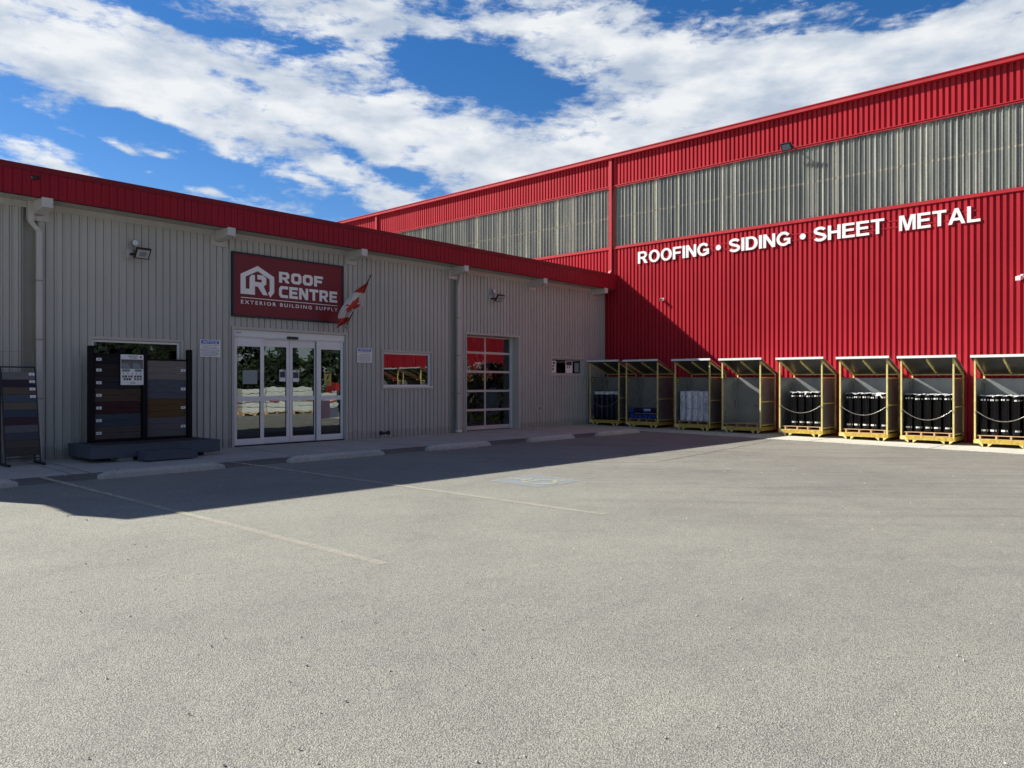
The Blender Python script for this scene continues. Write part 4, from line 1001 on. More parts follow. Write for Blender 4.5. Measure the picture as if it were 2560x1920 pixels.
mb.build('poster_print', 'inkgrey', ps)
mb = MB(fr); mb.prism([(.40 + .022 * math.cos(k * .5236), PH - .05 + .022 * math.sin(k * .5236)) for k in range(12)], .006, .0068); mb.build('poster_badge', 'flagred', ps)
mb = MB(fr); mb.box(.008, PW - .008, .335, PH - .10, .006, .0066); pic = mb.build('poster_picture', board_mat('poster_mid', (.20, .18, .17)), ps)
mb = MB(fr)
for a in (.03, .25): mb.prism([(a, .36), (a + .16, .345), (a + .11, .45), (a - .015, .45)], .0066, .0070)
mb.build('picture_chairs', board_mat('poster_chair', (.26, .31, .38)), pic)
mb = MB(fr); mb.box(.008, PW - .008, .50, .512, .0066, .0070)
for a in (.03, .215, .36): mb.box(a, a + .012, .42, .50, .0066, .0069)
mb.build('picture_posts', 'ink', pic)
sw = [(.19, .19, .20), (.02, .02, .06), (.30, .27, .25), (.16, .09, .08), (.16, .10, .08), (.04, .06, .07), (.05, .08, .12), (.16, .11, .09), (.12, .06, .06), (.09, .03, .05), (.22, .18, .21), (.12, .15, .15), (.17, .22, .22)]
xs = [.03, .08, .14, .19, .265, .32, .375, .055, .108, .16, .265, .32, .375]
for i, (c, x) in enumerate(zip(sw, xs)):
    mb = MB(fr); y = .155 if i < 7 else .10; mb.box(x, x + .042, y, y + .042, .006, .0068); mb.build('swatch', board_mat('swatch_%d' % i, c), ps)

# ================================================================== leaning sample rack at far left
rk = thing('sample_rack', (4.27, 16.05, gz(16)), 'tall dark metal rack of coloured composite boards at far left', 'display rack')
ang = math.atan2(.47, 1.83)
fr = (Vector((3.98, 16.05, gz(16) + .03)), Vector((1, 0.02, 0)).normalized(), Vector((.02, .42, 1.80)).normalized(), Vector((0, -1.80, .42)).normalized())
mb = MB(fr); Wd_ = .585; H = 1.86
mb.box(0, .022, .0, H, -.03, 0); mb.box(Wd_ - .022, Wd_, .0, H, -.03, 0); mb.box(.022, Wd_ - .022, H - .022, H, -.03, 0); mb.box(.022, Wd_ - .022, .10, .12, -.03, 0)
mb.build('rack_frame', 'navy', rk, bevel=.003)
cols = [('rk_grey', (.115, .11, .115)), ('rk_plum', (.026, .020, .030)), ('rk_brown', (.075, .058, .045)), ('rk_slate', (.048, .060, .085)), ('rk_tan', (.085, .072, .060)), ('rk_blue', (.030, .044, .068)), ('rk_wine', (.036, .020, .030)), ('rk_mauve', (.085, .080, .095)), ('rk_steel', (.042, .048, .065)), ('rk_umber', (.055, .047, .042)), ('rk_dark', (.045, .036, .036))]
z = H - .115; hh = (z - .155) / len(cols); cols = [(n, tuple(v * 1.55 for v in c)) for n, c in cols]
for i, c in enumerate(cols):
    mb = MB(fr); mb.box(.024, Wd_ - .024, z - hh + .003, z, -.022, .002); o = mb.build('board', board_mat(*c), rk, bevel=.003)
    if i < 4:
        m2 = MB(fr); m2.box(Wd_ - .125, Wd_ - .03, z - .062, z - .012, .002, .006); l = m2.build('tag', 'paper', o)
        m2 = MB(fr); m2.box(Wd_ - .10, Wd_ - .06, z - .05, z - .038, .006, .0066); m2.build('tag_print', 'inkgrey', l)
    z -= hh
zg = gz(16) + .008
for x in (3.99, 4.555): mb = MB(); mb.box(x - .02, x + .03, 15.86, 16.45, zg, zg + .04); mb.build('foot', 'black', rk, bevel=.006)
for x in (4.0, 4.55): mb = MB(); mb.tube([(x, 16.42, zg + .03), (x, 16.46, 1.7)], .011, 6); mb.build('rear_brace', 'navy', rk)
# wire grid behind the rack
wg = thing('wire_grid', (4.2, 16.7, 0), 'thin wire grid standing behind the board rack at far left', 'wire grid')
mb = MB(); y = 16.76
for x in (3.86, 4.12, 4.38, 4.62): mb.tube([(x, y, .0), (x, y, 2.12)], .005, 5)
for z in (.6, 1.35, 2.12): mb.tube([(3.86, y, z), (4.62, y, z)], .005, 5)
mb.build('wires', 'greydark', wg)

# ================================================================== papers on the glass
def sheet(u0, u1, v0, v1, w, m, label, cat='poster', deco=None):
    t = thing('glass_poster', ((u0 + u1) / 2, YW - w, (v0 + v1) / 2), label, cat)
    mb = MB(GW); mb.box(u0, u1, v0, v1, w, w + .003); mb.build('sheet', m, t)
    if deco:
        mb = MB(GW)
        for a, b, c, d in deco: mb.box(u0 + (u1 - u0) * a, u0 + (u1 - u0) * b, v0 + (v1 - v0) * c, v0 + (v1 - v0) * d, w + .003, w + .0036)
        mb.build('poster_print', 'ink', t)
    return t
sheet(9.05, 9.43, 1.50, 1.83, -.074, mat('pale_paper', (.30, .36, .38), .5), 'pale landscape sheet taped inside the far left glass door panel', deco=None)
sheet(10.07, 10.24, 1.565, 1.86, -.144, 'paper', 'black and white poster on the left sliding door beside the centre gap', deco=[(.08, .92, .32, .84), (.55, .9, .89, .97)])
sheet(10.44, 10.62, 1.555, 1.85, -.144, 'paper', 'black and white poster on the right sliding door beside the centre gap', deco=[(.08, .92, .32, .84), (.55, .9, .89, .97)])
ty = sheet(11.33, 11.54, 1.46, 1.82, -.074, 'postyel', 'yellow warning poster on the far right glass door panel', deco=[(.08, .92, .84, .97), (.38, .62, .48, .70), (.3, .5, .42, .56), (.55, .75, .66, .78), (.2, .8, .30, .34), (.12, .88, .21, .25), (.2, .8, .12, .16), (.15, .85, .04, .08)])
sheet(11.24, 11.50, .60, 1.07, -.074, mat('pink_photo', (.30, .21, .25), .5), 'pinkish photo poster low on the far right glass door panel')
sheet(11.51, 11.76, .62, .88, -.074, mat('pale_paper2', (.34, .38, .40), .5), 'pale printed sheet low on the far right glass door panel')
sheet(20.72, 20.98, 1.90, 2.33, -.103, 'paper', 'white flyer at the left end of the small high window', deco=[(.3, .7, .7, .9), (.1, .6, .5, .62), (.2, .5, .2, .4)])
sheet(21.52, 21.93, 1.90, 2.34, -.103, 'paper', 'white flyer with dark heading in the middle of the small high window', deco=[(.1, .9, .62, .95), (.2, .35, .4, .55), (.5, .65, .4, .55)])
sheet(22.05, 22.30, 1.93, 2.27, -.103, mat('blue_paper', (.30, .35, .38), .5), 'plain bluish sheet at the right end of the small high window')

# ================================================================== wheel stops
def wheel_stop(x0, x1, yc, seed, label):
    rr = random.Random(seed); L_ = x1 - x0; z0 = gz(yc)
    t = MB(); n = 34; prof = [(-.105, 0), (-.098, .075), (-.062, .124), (0, .128), (.062, .124), (.098, .075), (.105, 0)]
    rings = []
    for i in range(n + 1):
        s = i / n; x = x0 + L_ * s; e = min(s, 1 - s) * L_
        k = min(1, (.52 + .48 * (min(e, .16) / .16))); ring = []
        for j, (y, z) in enumerate(prof):
            jit = rr.uniform(-.004, .004) if 0 < j < 6 else 0
            zz = z * k; yy = y * (0.80 + .20 * min(1, e / .12))
            ring.append(t.p(x + rr.uniform(-.002, .002), yc + yy + jit, z0 + max(0, zz + jit)))
        rings.append(ring)
    for i in range(n):
        for j in range(6): t.face([rings[i][j], rings[i + 1][j], rings[i + 1][j + 1], rings[i][j + 1]])
    t.face(rings[0]); t.face(rings[-1][::-1])
    o = t.build('wheel_stop', 'stop')
    tag(o, label, 'wheel stop', 'concrete wheel stops in front of the store')
    m2 = MB()
    for s in (.14, .86):
        cx = x0 + L_ * s; m2.prism([(cx + .018 * math.cos(k), yc + .018 * math.sin(k)) for k in [q * .785 for q in range(8)]], z0 + .127, z0 + .132)
    m2.build('anchor_pin', 'joint', o)
    return o
SL = ['concrete wheel stop cut by the left edge of the picture', 'concrete wheel stop in front of the deck display', 'concrete wheel stop in front of the sliding doors',
      'chipped concrete wheel stop with a broken front face, before the overhead door', 'concrete wheel stop right of the overhead door', 'farthest concrete wheel stop, near the leftmost storage bins']
for (x0, x1), l, sd in zip(((1.45, 3.41), (4.56, 6.66), (8.0, 10.29), (11.58, 13.62), (15.13, 17.05), (18.21, 20.4)), SL, range(6)):
    wheel_stop(x0, x1, 13.17, sd, l)
# rubble under the broken stop
mb = MB(); rr = random.Random(5)
for k in range(46):
    x = rr.uniform(11.95, 13.0); y = 13.0 - rr.random() * .07; q = rr.uniform(.008, .022); z = gz(y)
    mb.hexa([(x, y, z), (x + q, y + q * .2, z), (x + q * .8, y + q, z), (x - q * .2, y + q * .8, z)], [(x + q * .1, y + q * .1, z + q * .7), (x + q * .8, y + q * .3, z + q * .6), (x + q * .7, y + q * .8, z + q * .8), (x, y + q * .6, z + q * .6)])
o = mb.build('rubble', 'stop'); tag(o, 'crumbled concrete bits under the chipped wheel stop', 'rubble', kind='stuff')

mb = MB(); rr = random.Random(21)
def stone(x, y, q):
    z = gz(y) + .004; a = rr.uniform(0, 6.28); ca_, sa_ = math.cos(a) * q, math.sin(a) * q
    b = [(x + ca_, y + sa_), (x - sa_ * .8, y + ca_ * .8), (x - ca_, y - sa_), (x + sa_ * .7, y - ca_ * .7)]
    mb.hexa([(u, v, z) for u, v in b], [(x + (u - x) * .6, y + (v - y) * .6, z + q * rr.uniform(.6, 1.0)) for u, v in b])
for k in range(420):
    d = 2.2 + 15 * rr.random() ** 1.6; a = R(YAW + rr.uniform(-36, 36)); x, y = d * math.cos(a), d * math.sin(a)
    if y < 13.9 and x < 20.9: stone(x, y, rr.uniform(.003, .008) * (1 + d * .05))
for k in range(260):
    y = rr.uniform(2.5, 16.5); stone(rr.gauss(20.95, .12), y, rr.uniform(.006, .018))
for k in range(200):
    x = rr.uniform(2, 20.5); stone(x, rr.gauss(13.95, .12), rr.uniform(.005, .014))
o = mb.build('loose_grit', 'stop'); tag(o, 'loose grit and small stones scattered over the asphalt', 'grit', kind='stuff')

# ================================================================== storage bins
# local frame: x across the opening (0 left .. 1.31 right as seen from the yard), y depth towards the wall, z up
BW, BD = 1.31, 1.16
def LM(): return MB()
def make_bin():
    t = bpy.data.objects.new('storage_bin', None); C.objects.link(t)
    def part(name, mb, m, parent=None, bevel=0):
        me_o = mb.build(name, m, None, bevel); me_o.parent = parent or t; return me_o
    P_ = .042
    for x, y, h in ((0, 0, 2.26), (BW - P_, 0, 2.26), (0, BD - P_, 1.89), (BW - P_, BD - P_, 1.89)):
        mb = LM(); mb.box(x, x + P_, y, y + P_, .09, h); part('post', mb, 'yellow', bevel=.004)
    mb = LM(); zc, zh = .09, .20
    mb.box(P_, BW - P_, .0, .045, zc, zh); mb.box(P_, BW - P_, BD - .045, BD, zc, zh); mb.box(-.012, -.0, .05, BD, zc, zh); mb.box(BW, BW + .012, .0, BD, zc - .0, zh)
    mb.box(-.012, BW + .012, -.008, -.0, zc, zc + .09)
    mb.box(.05, BW - .05, .045, BD - .045, zh - .02, zh - .008)
    part('base_frame', mb, 'yellowr')
    # gusset plates and pointed fork guides
    ff = (Vector((0, 0, 0)), Vector((1, 0, 0)), Vector((0, 0, 1)), Vector((0, -1, 0)))
    for a in (.10, .98):
        mb = MB(ff); mb.prism([(a, .09), (a + .10, .09), (a + .10, .0)], -.05, .012); part('fork_guide', mb, 'yellow')
        mb = MB(ff); mb.prism([(a + .21, .0), (a + .21, .09), (a + .31 - .0, .09)], -.05, .012); part('fork_guide', mb, 'yellow')
    mb = MB(ff); mb.prism([(0, .09), (.20, .09), (.12, .20), (0, .20)], .008, .014); part('gusset', mb, 'yellow')
    for x0, x1 in ((-.004, .03), (BW - .03, BW + .004)):
        for z in (1.74, .98, .25): mb = LM(); mb.box(x0, x1, P_, BD - P_, z, z + .035); part('side_rail', mb, 'yellow')
    mb = LM(); mb.box(P_, BW - P_, BD - .035, BD, 1.855, 1.89)
    part('back_rail', mb, 'yellow')
    mb = LM()
    mb.box(.031, .036, .05, BD - .05, .285, 1.772); part('side_sheet', mb, 'galv')
    mb = LM(); mb.box(BW - .036, BW - .031, .05, BD - .05, .285, 1.772); part('side_sheet', mb, 'galv')
    mb = LM(); mb.box(.04, BW - .04, BD - .056, BD - .051, .21, 1.772); part('back_sheet', mb, 'galv')
    # roof: sloping rafters and a folded sheet
    m_ = (2.33 - 1.90) / (BD + .10)
    def zr(y): return 2.315 - (y + .10) * m_
    for x in (0.005, BW / 2 - .02, BW - .045):
        mb = LM(); mb.hexa([(x, .0, zr(0) - .045), (x + .04, .0, zr(0) - .045), (x + .04, BD, zr(BD) - .045), (x, BD, zr(BD) - .045)], [(x, .0, zr(0)), (x + .04, .0, zr(0)), (x + .04, BD, zr(BD)), (x, BD, zr(BD))])
        part('rafter', mb, 'yellow')
    mb = LM(); a, b, y0, y1 = -.065, BW + .06, -.10, BD + .05
    mb.hexa([(a, y0, zr(y0) + .004), (b, y0, zr(y0) + .004), (b, y1, zr(y1) + .004), (a, y1, zr(y1) + .004)], [(a, y0, zr(y0) + .055), (b, y0, zr(y0) + .055), (b, y1, zr(y1) + .03), (a, y1, zr(y1) + .03)])
    part('roof_sheet', mb, 'roofsheet')
    mb = LM(); mb.box(a, b, y0 - .006, y0 - .001, zr(y0) - .006, zr(y0) + .060); part('roof_edge', mb, 'edge')  # added strip, its pale colour carries the sunlight on the front edge
    mb = LM(); mb.quad((a + .01, y0 + .01, zr(y0 + .01) + .001), (b - .01, y0 + .01, zr(y0 + .01) + .001), (b - .01, y1 - .01, zr(y1 - .01) + .001), (a + .01, y1 - .01, zr(y1 - .01) + .001)); part('roof_underside_shade', mb, 'underside')  # added sheet whose dark colour stands for shade under the roof
    return t
def chain_mesh(parent, z=.94, sag=.255, m='chain'):
    mb = LM(); n = 62
    pts = []
    for i in range(n + 1):
        s = i / n; pts.append(Vector((.055 + (BW - .11) * s, -.012, z - sag * (1 - (2 * s - 1) ** 2))))
    for i in range(n):
        a, b = pts[i], pts[i + 1]; d = (b - a); l = d.length; d.normalize(); mid = (a + b) / 2
        side = Vector((0, 1, 0)) if i % 2 else d.cross(Vector((0, 1, 0))).normalized()
        ring = []
        for k in range(6):
            an = 2 * math.pi * k / 6; ring.append(mid + d * math.cos(an) * l * .72 + side * math.sin(an) * .0085)
        mb.tube(ring + [ring[0]], .0034, 4, cap=False)
    for x in (.02, BW - .025): mb.tube([(x, -.012, z - .01), (x + .012, -.012, z - .09)], .007, 5)
    o = mb.build('chain', m, None); o.parent = parent; return o
def bin_tag(parent):
    mb = LM(); mb.box(.0365, .039, .10, .24, 1.54, 1.745); o = mb.build('warning_tag', 'black', None); o.parent = parent
    mb = LM(); mb.box(.039, .0405, .12, .22, 1.565, 1.72); p = mb.build('tag_face', 'postyel', None); p.parent = o
    mb = LM(); mb.box(.0405, .041, .15, .19, 1.61, 1.67); q = mb.build('tag_symbol', 'black', None); q.parent = o
ORD = ['first', 'second', 'third', 'fourth', 'fifth', 'sixth', 'seventh', 'eighth']
CONT = ['of navy rolls with white ends, against the grey wall', 'holding blue rolls lying on their sides', 'holding printed white rolls', 'empty but for a bare pallet', 'of black rolls, just right of the empty bin', 'of black rolls in torn plastic', 'of neat black rolls, second from the right', 'of black rolls, cut by the right edge']
LEFTY = [16.68, 15.09, 13.13, 11.41, 9.52, 7.73, 6.10, 4.34]
XB = 22.60
proto = make_bin(); bins = []
for i, y in enumerate(LEFTY):
    b = proto if i == 0 else copy_tree(proto)
    b.location = (XB, y, gz(y - .65) + .006); b.rotation_euler = (0, 0, R(-90 + (0, .4, -.3, .3, 0, -.4, .2, -.2)[i]))
    tag(b, 'yellow framed steel bin ' + CONT[i], 'storage bin', 'yellow storage bins along the red wall'); bins.append(b)
for i, b in enumerate(bins):
    if i != 3: chain_mesh(b, .93 + .02 * (i % 3 - 1), (.22, .22, .24, 0, .22, .24, .27, .26)[i], 'chain' if i > 3 else 'greydark')
    if i < 3: bin_tag(b)
bpy.context.view_layer.update()

def in_bin(o, i, x, y, z, rz=0):
    b = bins[i]; a = b.rotation_euler.z
    v = Matrix.Rotation(a, 4, 'Z') @ Vector((x, y, z)); o.location = b.location + v; o.rotation_euler = (0, 0, a + rz)

def local_part(name, mb, m, parent, bevel=0, smooth=False):
    o = mb.build(name, m, None, bevel, smooth); o.parent = parent; return o

def make_pallet(m, w=1.16, d=1.0):
    t = bpy.data.objects.new('pallet', None); C.objects.link(t)
    mb = LM()
    for k in range(7): y = k * (d - .09) / 6; mb.box(0, w, y, y + .09, .092, .108)
    local_part('top_deck', mb, m, t, .002)
    for k in range(4):
        mb = LM(); x = (.04, .40, .72, w - .08)[k]; mb.box(x, x + .04, 0.0, d, .016, .092); local_part('stringer', mb, m, t, .002)
    mb = LM()
    for y in (0, .28, .62, d - .09): mb.box(.03, w - .03, y, y + .09, 0, .016)
    local_part('bottom_deck', mb, m, t, .002)
    return t
pal = make_pallet('wood'); pal_old = make_pallet('woodold')
BZ = .195
PL = [(1, 'old', .10, .0, 'weathered pallet low in the second bin, under the lying blue rolls'), (2, 'old', .11, 0, 'weathered pallet under the printed white rolls'),
      (3, 'old', .10, 0, 'bare weathered pallet in the empty bin'), (4, 'new', .13, 0, 'fresh wooden pallet in the bin just right of the empty one'), (5, 'new', .12, 0, 'fresh wooden pallet under the torn wrapped black rolls'),
      (6, 'new', .09, 0, 'fresh wooden pallet under the tidy black rolls, second bin from the right'), (7, 'new', .07, 0, 'fresh wooden pallet in the bin cut by the right edge')]
used = {'old': False, 'new': False}; pallets = []
for (i, kind, x, dz, l) in PL:
    src = pal_old if kind == 'old' else pal
    p = src if not used[kind] else copy_tree(src); used[kind] = True
    in_bin(p, i, x, .02 if i != 3 else .0, BZ + dz); tag(p, l, 'pallet', 'pallets inside the storage bins'); pallets.append(p)

def make_roll(kind, r=.112, h=1.0, lay=None):
    rr = random.Random(kind); t = bpy.data.objects.new({'black': 'black_roll', 'navy': 'navy_roll', 'white': 'white_roll', 'blue': 'blue_roll'}[kind], None); C.objects.link(t)
    n = 24; mb = LM(); rings = []
    zs = [0, .006, .02, .2, .4, .6, .8, .975, .992, 1.0]; rs = [.9, .97, 1, 1, 1.0, 1, 1, 1, .97, .9]
    for z, q in zip(zs, rs):
        rings.append([mb.p(r * q * (1 + .012 * math.sin(3 * k + z * 5)) * math.cos(2 * math.pi * k / n), r * q * (1 + .012 * math.cos(2 * k + z * 7)) * math.sin(2 * math.pi * k / n), z * h) for k in range(n)])
    for i in range(len(rings) - 1):
        for k in range(n): j = (k + 1) % n; mb.face([rings[i][k], rings[i][j], rings[i + 1][j], rings[i + 1][k]])
    mb.m = 1; mb.face(rings[0][::-1]); mb.face(rings[-1])
    body = {'black': 'rollblack', 'navy': 'rollnavy', 'white': 'rollwhite', 'blue': 'rollblue'}[kind]
    end = {'black': 'rollend', 'navy': 'rolltop', 'white': 'rollwhite', 'blue': 'rollblue'}[kind]
    local_part('wrap', mb, [body, end], t, smooth=False)
    for p in t.children[0].data.polygons:
        if p.material_index == 0: p.use_smooth = True
    def band(z0, z1, m, segs, off=.0015):
        for a0, a1 in segs:
            mb = LM(); k = max(2, int((a1 - a0) / 12)); q = r * 1.013 + off
            for s in range(k):
                u = R(a0 + (a1 - a0) * s / k); v = R(a0 + (a1 - a0) * (s + 1) / k)
                mb.quad((q * math.cos(u), q * math.sin(u), z0), (q * math.cos(v), q * math.sin(v), z0), (q * math.cos(v), q * math.sin(v), z1), (q * math.cos(u), q * math.sin(u), z1))
            local_part('label_band', mb, m, t)
    if kind == 'black': band(.885 * h, .925 * h, 'label', [(-140, -108), (-96, -80), (-60, -30)]); band(.10 * h, .145 * h, 'label', [(-130, -75), (-60, -48)])
    if kind == 'navy': band(.90 * h, .998 * h, 'rolltop', [(0, 360)]); band(.80 * h, .83 * h, 'inkgrey', [(-120, -112), (-104, -92), (-82, -76)]); band(.42 * h, .45 * h, 'inkgrey', [(-112, -104), (-96, -86)])
    if kind == 'white':
        band(.76 * h, .86 * h, 'ink', [(-102, -90)]); band(.30 * h, .70 * h, 'inkgrey', [(-112, -109), (-86, -83)]); band(.70 * h, .705 * h, 'inkgrey', [(-112, -83)]); band(.30 * h, .305 * h, 'inkgrey', [(-112, -83)])
        band(.38 * h, .62 * h, 'ink', [(-101, -94)]); band(.12 * h, .18 * h, 'inkgrey', [(-104, -92)]); band(.2 * h, .9 * h, 'inkgrey', [(-60, -56)])
    return t
RP = {k: make_roll(k) for k in ('black', 'navy', 'white')}
first = {k: True for k in RP}
WHERE = {0: 'bin by the grey wall', 2: 'third bin from left', 4: 'bin right of the empty one', 5: 'third bin from the right', 6: 'second bin from the right', 7: 'rightmost bin'}
def add_rolls(i, kind, cols, x0, dx, rows_, y0, z, hs=1.0, stag=0):
    names = ['leftmost', 'second from left', 'third from left', 'fourth from left', 'fifth from left', 'sixth from left']
    for r_ in range(rows_):
        for c in range(cols):
            o = RP[kind] if first[kind] else copy_tree(RP[kind]); first[kind] = False
            rr = random.Random(i * 100 + r_ * 10 + c)
            in_bin(o, i, x0 + dx * c + rr.uniform(-.008, .008), y0 + .228 * r_ + rr.uniform(-.01, .01), z, R(rr.uniform(-25, 35))); q_ = .93 if kind == 'white' else 1; o.scale = (q_, q_, hs * rr.uniform(.985, 1.012))
            row = ('front', 'second', 'third', 'back')[r_]
            col = {'black': 'black', 'navy': 'navy', 'white': 'printed white'}[kind]
            tag(o, '%s roll, %s, %s row, %s' % (col, names[c], row, WHERE[i]), 'roll', {'black': 'black roofing rolls on pallets', 'navy': 'navy rolls with white ends', 'white': 'printed white rolls'}[kind])
add_rolls(0, 'navy', 5, .155, .225, 3, .28, BZ + .01, 1.03)
add_rolls(2, 'white', 5, .22, .222, 3, .22, BZ + .11, 1.0)
add_rolls(4, 'black', 4, .40, .228, 3, .22, BZ + .11, 1.0)
add_rolls(5, 'black', 5, .225, .232, 3, .22, BZ + .11, 1.0)
add_rolls(6, 'black', 5, .175, .236, 3, .20, BZ + .11, 1.0)
add_rolls(7, 'black', 5, .20, .236, 3, .20, BZ + .11, 1.0)
# crumpled bright film lying over the tops of the wrapped rolls
def film(i, x0, x1, seed, label, drip=()):
    rr = random.Random(seed); mb = LM(); nx, ny = 30, 10; zt = BZ + .11 + 1.012
    pts = [[None] * (ny + 1) for _ in range(nx + 1)]
    for a in range(nx + 1):
        for b in range(ny + 1):
            x = x0 + (x1 - x0) * a / nx; y = .10 + .60 * b / ny
            z = zt + .012 + rr.uniform(-.008, .018) + .012 * math.sin(x * 27) - (.018 if b == 0 else 0) - (rr.uniform(.0, .10) if b == 0 and any(p < x < q for p, q in drip) else 0)
            pts[a][b] = mb.p(x, y + rr.uniform(-.008, .008), z)
    for a in range(nx):
        for b in range(ny): mb.face([pts[a][b], pts[a + 1][b], pts[a + 1][b + 1], pts[a][b + 1]])
    o = mb.build('plastic_film', 'film', None); in_bin(o, i, 0, 0, 0); tag(o, label, 'plastic film', 'clear film over the black rolls')
film(4, .29, 1.20, 1, 'crumpled clear film over the black rolls in the bin right of the empty one', ((.72, .80),))
film(5, .12, 1.26, 2, 'torn clear film hanging over the black rolls two bins right of the empty one', ((.95, 1.12),))
film(6, .08, 1.24, 3, 'crumpled clear film over the black rolls in the second bin from the right')
film(7, .10, 1.26, 4, 'crumpled clear film over the black rolls in the rightmost bin')

# second bin: a lower layer of blue rolls, a board, and rolls lying across on top
def lay_roll(x, y, z, r, L_, axis, m, name, label, group):
    t = bpy.data.objects.new(name, None); C.objects.link(t); mb = LM(); n = 20; rings = []
    for s, q in ((0, .84), (.02, .97), (.06, 1), (.94, 1), (.98, .97), (1, .84)):
        ring = []
        for k in range(n):
            a = 2 * math.pi * k / n; c1, c2 = r * q * math.cos(a), r * q * math.sin(a)
            ring.append(mb.p(*((c1, s * L_, c2 + r) if axis == 'y' else (s * L_, c1, c2 + r))))
        rings.append(ring)
    for i in range(5):
        for k in range(n): j = (k + 1) % n; mb.face([rings[i][k], rings[i][j], rings[i + 1][j], rings[i + 1][k]])
    mb.face(rings[0][::-1]); mb.face(rings[-1])
    o = local_part('wrap', mb, m, t)
    for p in o.data.polygons:
        if len(p.vertices) == 4: p.use_smooth = True
    if axis == 'y':
        m2 = LM(); m2.fr = (Vector((0, -.001, r)), Vector((1, 0, 0)), Vector((0, 0, 1)), Vector((0, -1, 0))); m2.prism([(.025 * math.cos(q * .6283), .025 * math.sin(q * .6283)) for q in range(10)], .0, .003); local_part('core', m2, 'black', t)
    elif m == 'rollblue':
        m2 = LM()
        for k in range(6): m2.box(.08 + .045 * k, .11 + .045 * k, -r - .002, -r + .004, r - .02, r + .05)
        local_part('roll_print', m2, 'label', t)
    in_bin(t, 1, x, y, z); tag(t, label, 'roll', group)
pos = ['leftmost', 'second', 'third', 'fourth', 'fifth', 'rightmost']
for k in range(6): lay_roll(.215 + k * .182, .04, BZ + .11, .088, .95, 'y', 'rollblue', 'blue_roll', '%s blue roll of the lower layer lying in the second bin' % pos[k], 'blue rolls lying in the second bin')
mb = LM(); mb.box(.35, 1.22, .0, .95, BZ + .29, BZ + .305); o = mb.build('plywood_board', 'woodold', None); in_bin(o, 1, 0, 0, 0); tag(o, 'thin plywood sheet between the two layers of blue rolls', 'board')
lay_roll(.22, .03, BZ + .29, .088, .9, 'y', 'rollblue', 'blue_roll', 'blue roll lying end-on at the left on top of the lower layer', 'blue rolls lying in the second bin')
lay_roll(.33, .14, BZ + .308, .092, .32, 'x', 'rollnavy', 'dark_roll', 'short dark roll lying crosswise left of the printed blue roll', 'blue rolls lying in the second bin')
lay_roll(.66, .13, BZ + .308, .096, .34, 'x', 'rollblue', 'blue_roll', 'blue roll with white print lying crosswise on the board', 'blue rolls lying in the second bin')
lay_roll(1.0 - .01, .15, BZ + .308, .090, .24, 'x', 'rollnavy', 'dark_roll', 'short dark roll lying crosswise right of the printed blue roll', 'blue rolls lying in the second bin')

# ================================================================== the far side of the yard, seen in the glass
def load(x, y, w, d, h, m, label, rz=0, top=None):
    t = thing('wrapped_load', (x, y, gz(y)), label, 'pallet load', 'wrapped pallet loads across the yard', rz)
    rr = random.Random(int(x * 10)); z0 = .13
    mb = LM()
    for k in (-.5, -.05, .42): mb.box(w * k, w * k + w * .08, -d / 2, d / 2, 0, .10)
    mb.box(-w / 2, w / 2, -d / 2, d / 2, .10, .13); local_part('pallet_base', mb, 'wood', t)
    n = 5; mb = LM()
    for k in range(n):
        a = z0 + (h - z0) * k / n; b = z0 + (h - z0) * (k + 1) / n - .02; q = rr.uniform(-.03, .03)
        mb.box(-w / 2 + q, w / 2 + q, -d / 2 + .02, d / 2 - .02 + rr.uniform(-.03, .03), a, b)
    local_part('bundles', mb, m, t, .03)
    mb = LM(); mb.box(-w / 2 + .2, w / 2 - .1, d / 2 + .015, d / 2 + .03, h * .50, h * .57); local_part('printed_band', mb, 'machred', t)
    return t
specs = [(15.5, -5.6, 1.3, 1.1, 1.65, 'wrapwhite'), (17.1, -5.8, 1.3, 1.1, 1.7, 'wrapwhite'), (18.6, -5.4, 1.2, 1.1, 1.45, 'wrapbrown'), (20.0, -5.9, 1.4, 1.1, 1.6, 'wrappink'), (21.6, -5.7, 1.4, 1.1, 1.5, 'wrapwhite'), (23.2, -5.9, 1.4, 1.1, 1.55, 'wrapwhite'), (24.9, -6.0, 1.5, 1.1, 1.6, 'wrapwhite'), (26.6, -6.1, 1.4, 1.1, 1.2, 'wrapwhite'), (28.6, -6.4, 1.5, 1.1, 1.35, 'wrapwhite'), (13.4, -6.6, 1.4, 1.1, 1.0, 'wrapbrown'), (31.0, -6.8, 1.5, 1.1, 1.1, 'wrappink')]
for k, s in enumerate(specs):
    c = {'wrapwhite': 'white', 'wrapbrown': 'brown cardboard', 'wrappink': 'pinkish'}[s[5]]
    load(*s, '%s wrapped pallet load seen in the door glass, %s in its row' % (c, (ORD + ['ninth', 'tenth', 'eleventh'])[k]), R(random.uniform(-6, 6)))
# yellow post with base
t = thing('yellow_bollard_post', (27.2, -1.5, gz(-1.5)), 'leaning yellow steel posts reflected in the right glass door panel', 'post')
mb = LM(); mb.tube([(-.25, 0, 0), (.0, 0, 2.6)], .06, 8); mb.tube([(.25, 0, 0), (.02, 0, 2.6)], .06, 8); mb.box(-.45, .45, -.3, .3, 0, .12); local_part('frame', mb, 'yellow', t)
